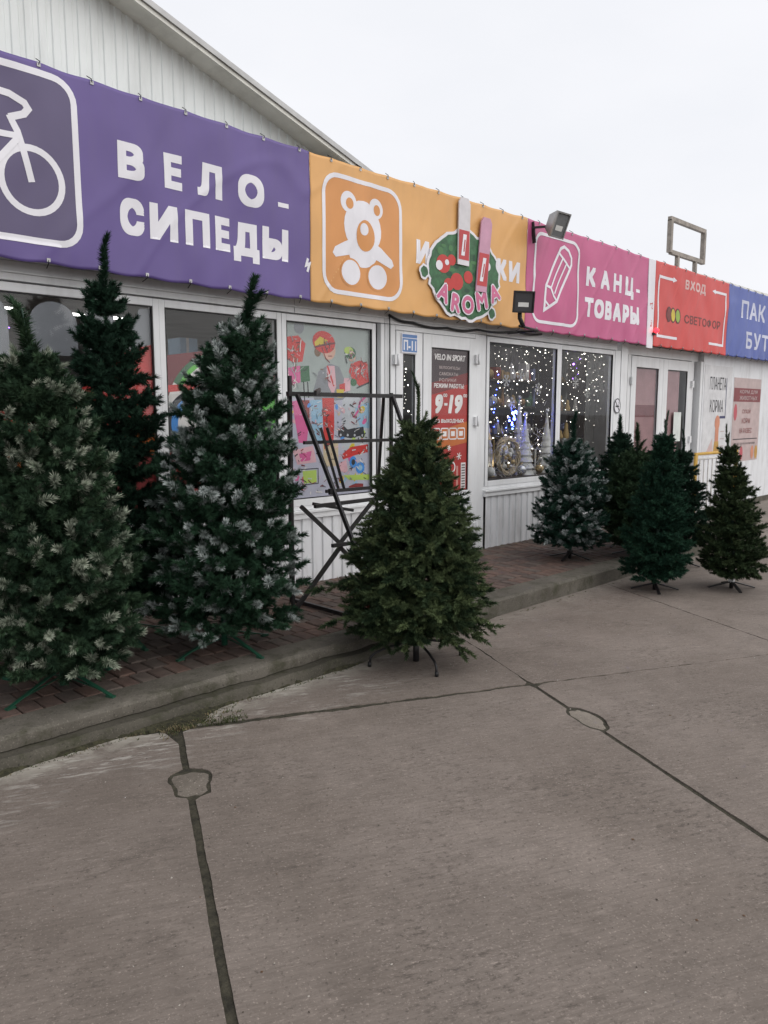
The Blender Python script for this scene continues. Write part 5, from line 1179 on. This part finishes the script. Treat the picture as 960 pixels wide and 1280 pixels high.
def garland(x, y_, z0, z1, n, m, label, group, r0=.0055, jx=.018):
    root = empty('light_garland', (0, 0, 0)); tag(root, label, 'garland', group); pts = [(x + r_.gauss(0, jx), YW + y_ + r_.uniform(-.03, .03), z1 + (z0 - z1) * min(1, max(0, (k + r_.uniform(-.45, .45)) / (n - 1)))) for k in range(n)]
    b = MB(); b.tube(pts, .0012, M_dark, 3, False); b.build('wire', root)
    b = MB()
    for p in pts: b.ball(p, r0 * r_.choice([.3, .35, .4, .45, .55, .7, 1.0, 1.3]), m, 8)
    tag(b.build('bulbs', root), kind='stuff')
for k in range(30):
    q = r_.uniform(.08, .6); x = 6.72 + k * .044 + q * 1.45; garland(x, q, r_.uniform(.95, 1.7), 2.36, r_.randrange(4, 10), M_bulb, 'strand of white fairy lights hanging in the left lights window', 'fairy light strands in the left lights window')
for k in range(14):
    q = r_.uniform(.08, .4); x = 8.12 + k * .075 + q * 1.6; garland(x, q, r_.uniform(1.2, 1.95), 2.36, r_.randrange(4, 11), M_bulb, 'strand of white fairy lights hanging in the right lights window', 'fairy light strands in the right lights window')
garland(7.20, .30, 1.45, 2.05, 9, M_bulbb, 'blue fairy light strand at the left edge of the lights window', 'blue light strands', .013, .02); garland(7.55, .32, 1.42, 1.62, 12, M_bulbb, 'blue fairy light cluster above the twig wreath', 'blue light strands', .014, .05)
garland(8.90, .3, 2.05, 2.30, 5, M_bulbv, 'violet fairy lights at the top of the right lights window', 'violet light strands', .010, .06)
garland(1.93, .45, 1.86, 2.22, 6, M_bulbv, 'violet fairy lights deep in the leftmost window', 'violet light strands', .012, .02)
garland(5.72, .3, 1.55, 2.12, 16, M_bulb, 'white fairy lights behind the narrow door pane', 'fairy lights behind the narrow door', .006, .04)
# stock seen through the left windows
for (x0, x1, z0, z1, y_, c, lab) in ((1.55, 1.72, 1.72, 2.05, .35, (.10, .30, .42), 'turquoise box leaning in the leftmost window'), (1.74, 1.86, 1.70, 2.0, .45, (.05, .08, .16), 'navy box beside the turquoise box in the leftmost window'), (2.12, 2.42, 1.60, 1.90, .6, (.45, .47, .47), 'pale grey carton in the leftmost window behind the dark fir'), (3.45, 3.62, 2.08, 2.24, .8, (.30, .42, .55), 'pale blue box high in the second window')):
    b = MB(); b.box(x0, x1, YW + y_, YW + y_ + .2, z0, z1, mat('carton_%.2f' % x0, c, .5)); b.box(x0 + (x1 - x0) * .35, x0 + (x1 - x0) * .5, YW + y_ - .002, YW + y_ - .0005, z0, z1, M_snow); tag(b.build('carton', bevel=.004), lab, 'box')
b = MB(); b.box(.8, 4.9, YW + .3, YW + .9, 1.56, 1.60, M_white); b.box(.8, .84, YW + .3, YW + .9, .12, 1.56, M_white); b.box(4.86, 4.9, YW + .3, YW + .9, .12, 1.56, M_white); tag(b.build('shop_shelf'), 'white shelf behind the films of the left windows', 'shelf')

# ------------------------------------------------------------------ yellow barrier by the far posters
ba = empty('crowd_barrier', (0, 0, 0)); tag(ba, 'low yellow tubular barrier in front of the posters at the far end', 'barrier')
M_yel = mat('yellow_paint', (.55, .33, .06), .45); yb_ = 4.5
b = MB(); b.tube([(10.48, yb_, 0), (10.48, yb_, 1.045), (11.90, yb_, 1.045), (11.90, yb_, 0)], .028, M_yel, 8); b.build('frame', ba)
b = MB(); b.tube([(10.48, yb_, .97), (11.90, yb_, .97)], .014, M_snow, 6); b.tube([(10.48, yb_, .25), (11.90, yb_, .25)], .014, M_snow, 6); b.build('rail', ba)
for k in range(9):
    x = 10.62 + k * .142; b = MB(); b.tube([(x, yb_, .25), (x, yb_, .97)], .010, M_snow, 6); b.build('bar', ba)
for x in (10.48, 11.90):
    b = MB(); b.bar((x, yb_ - .25, .015), (x, yb_ + .25, .015), .04, .02, M_yel); b.build('foot', ba)
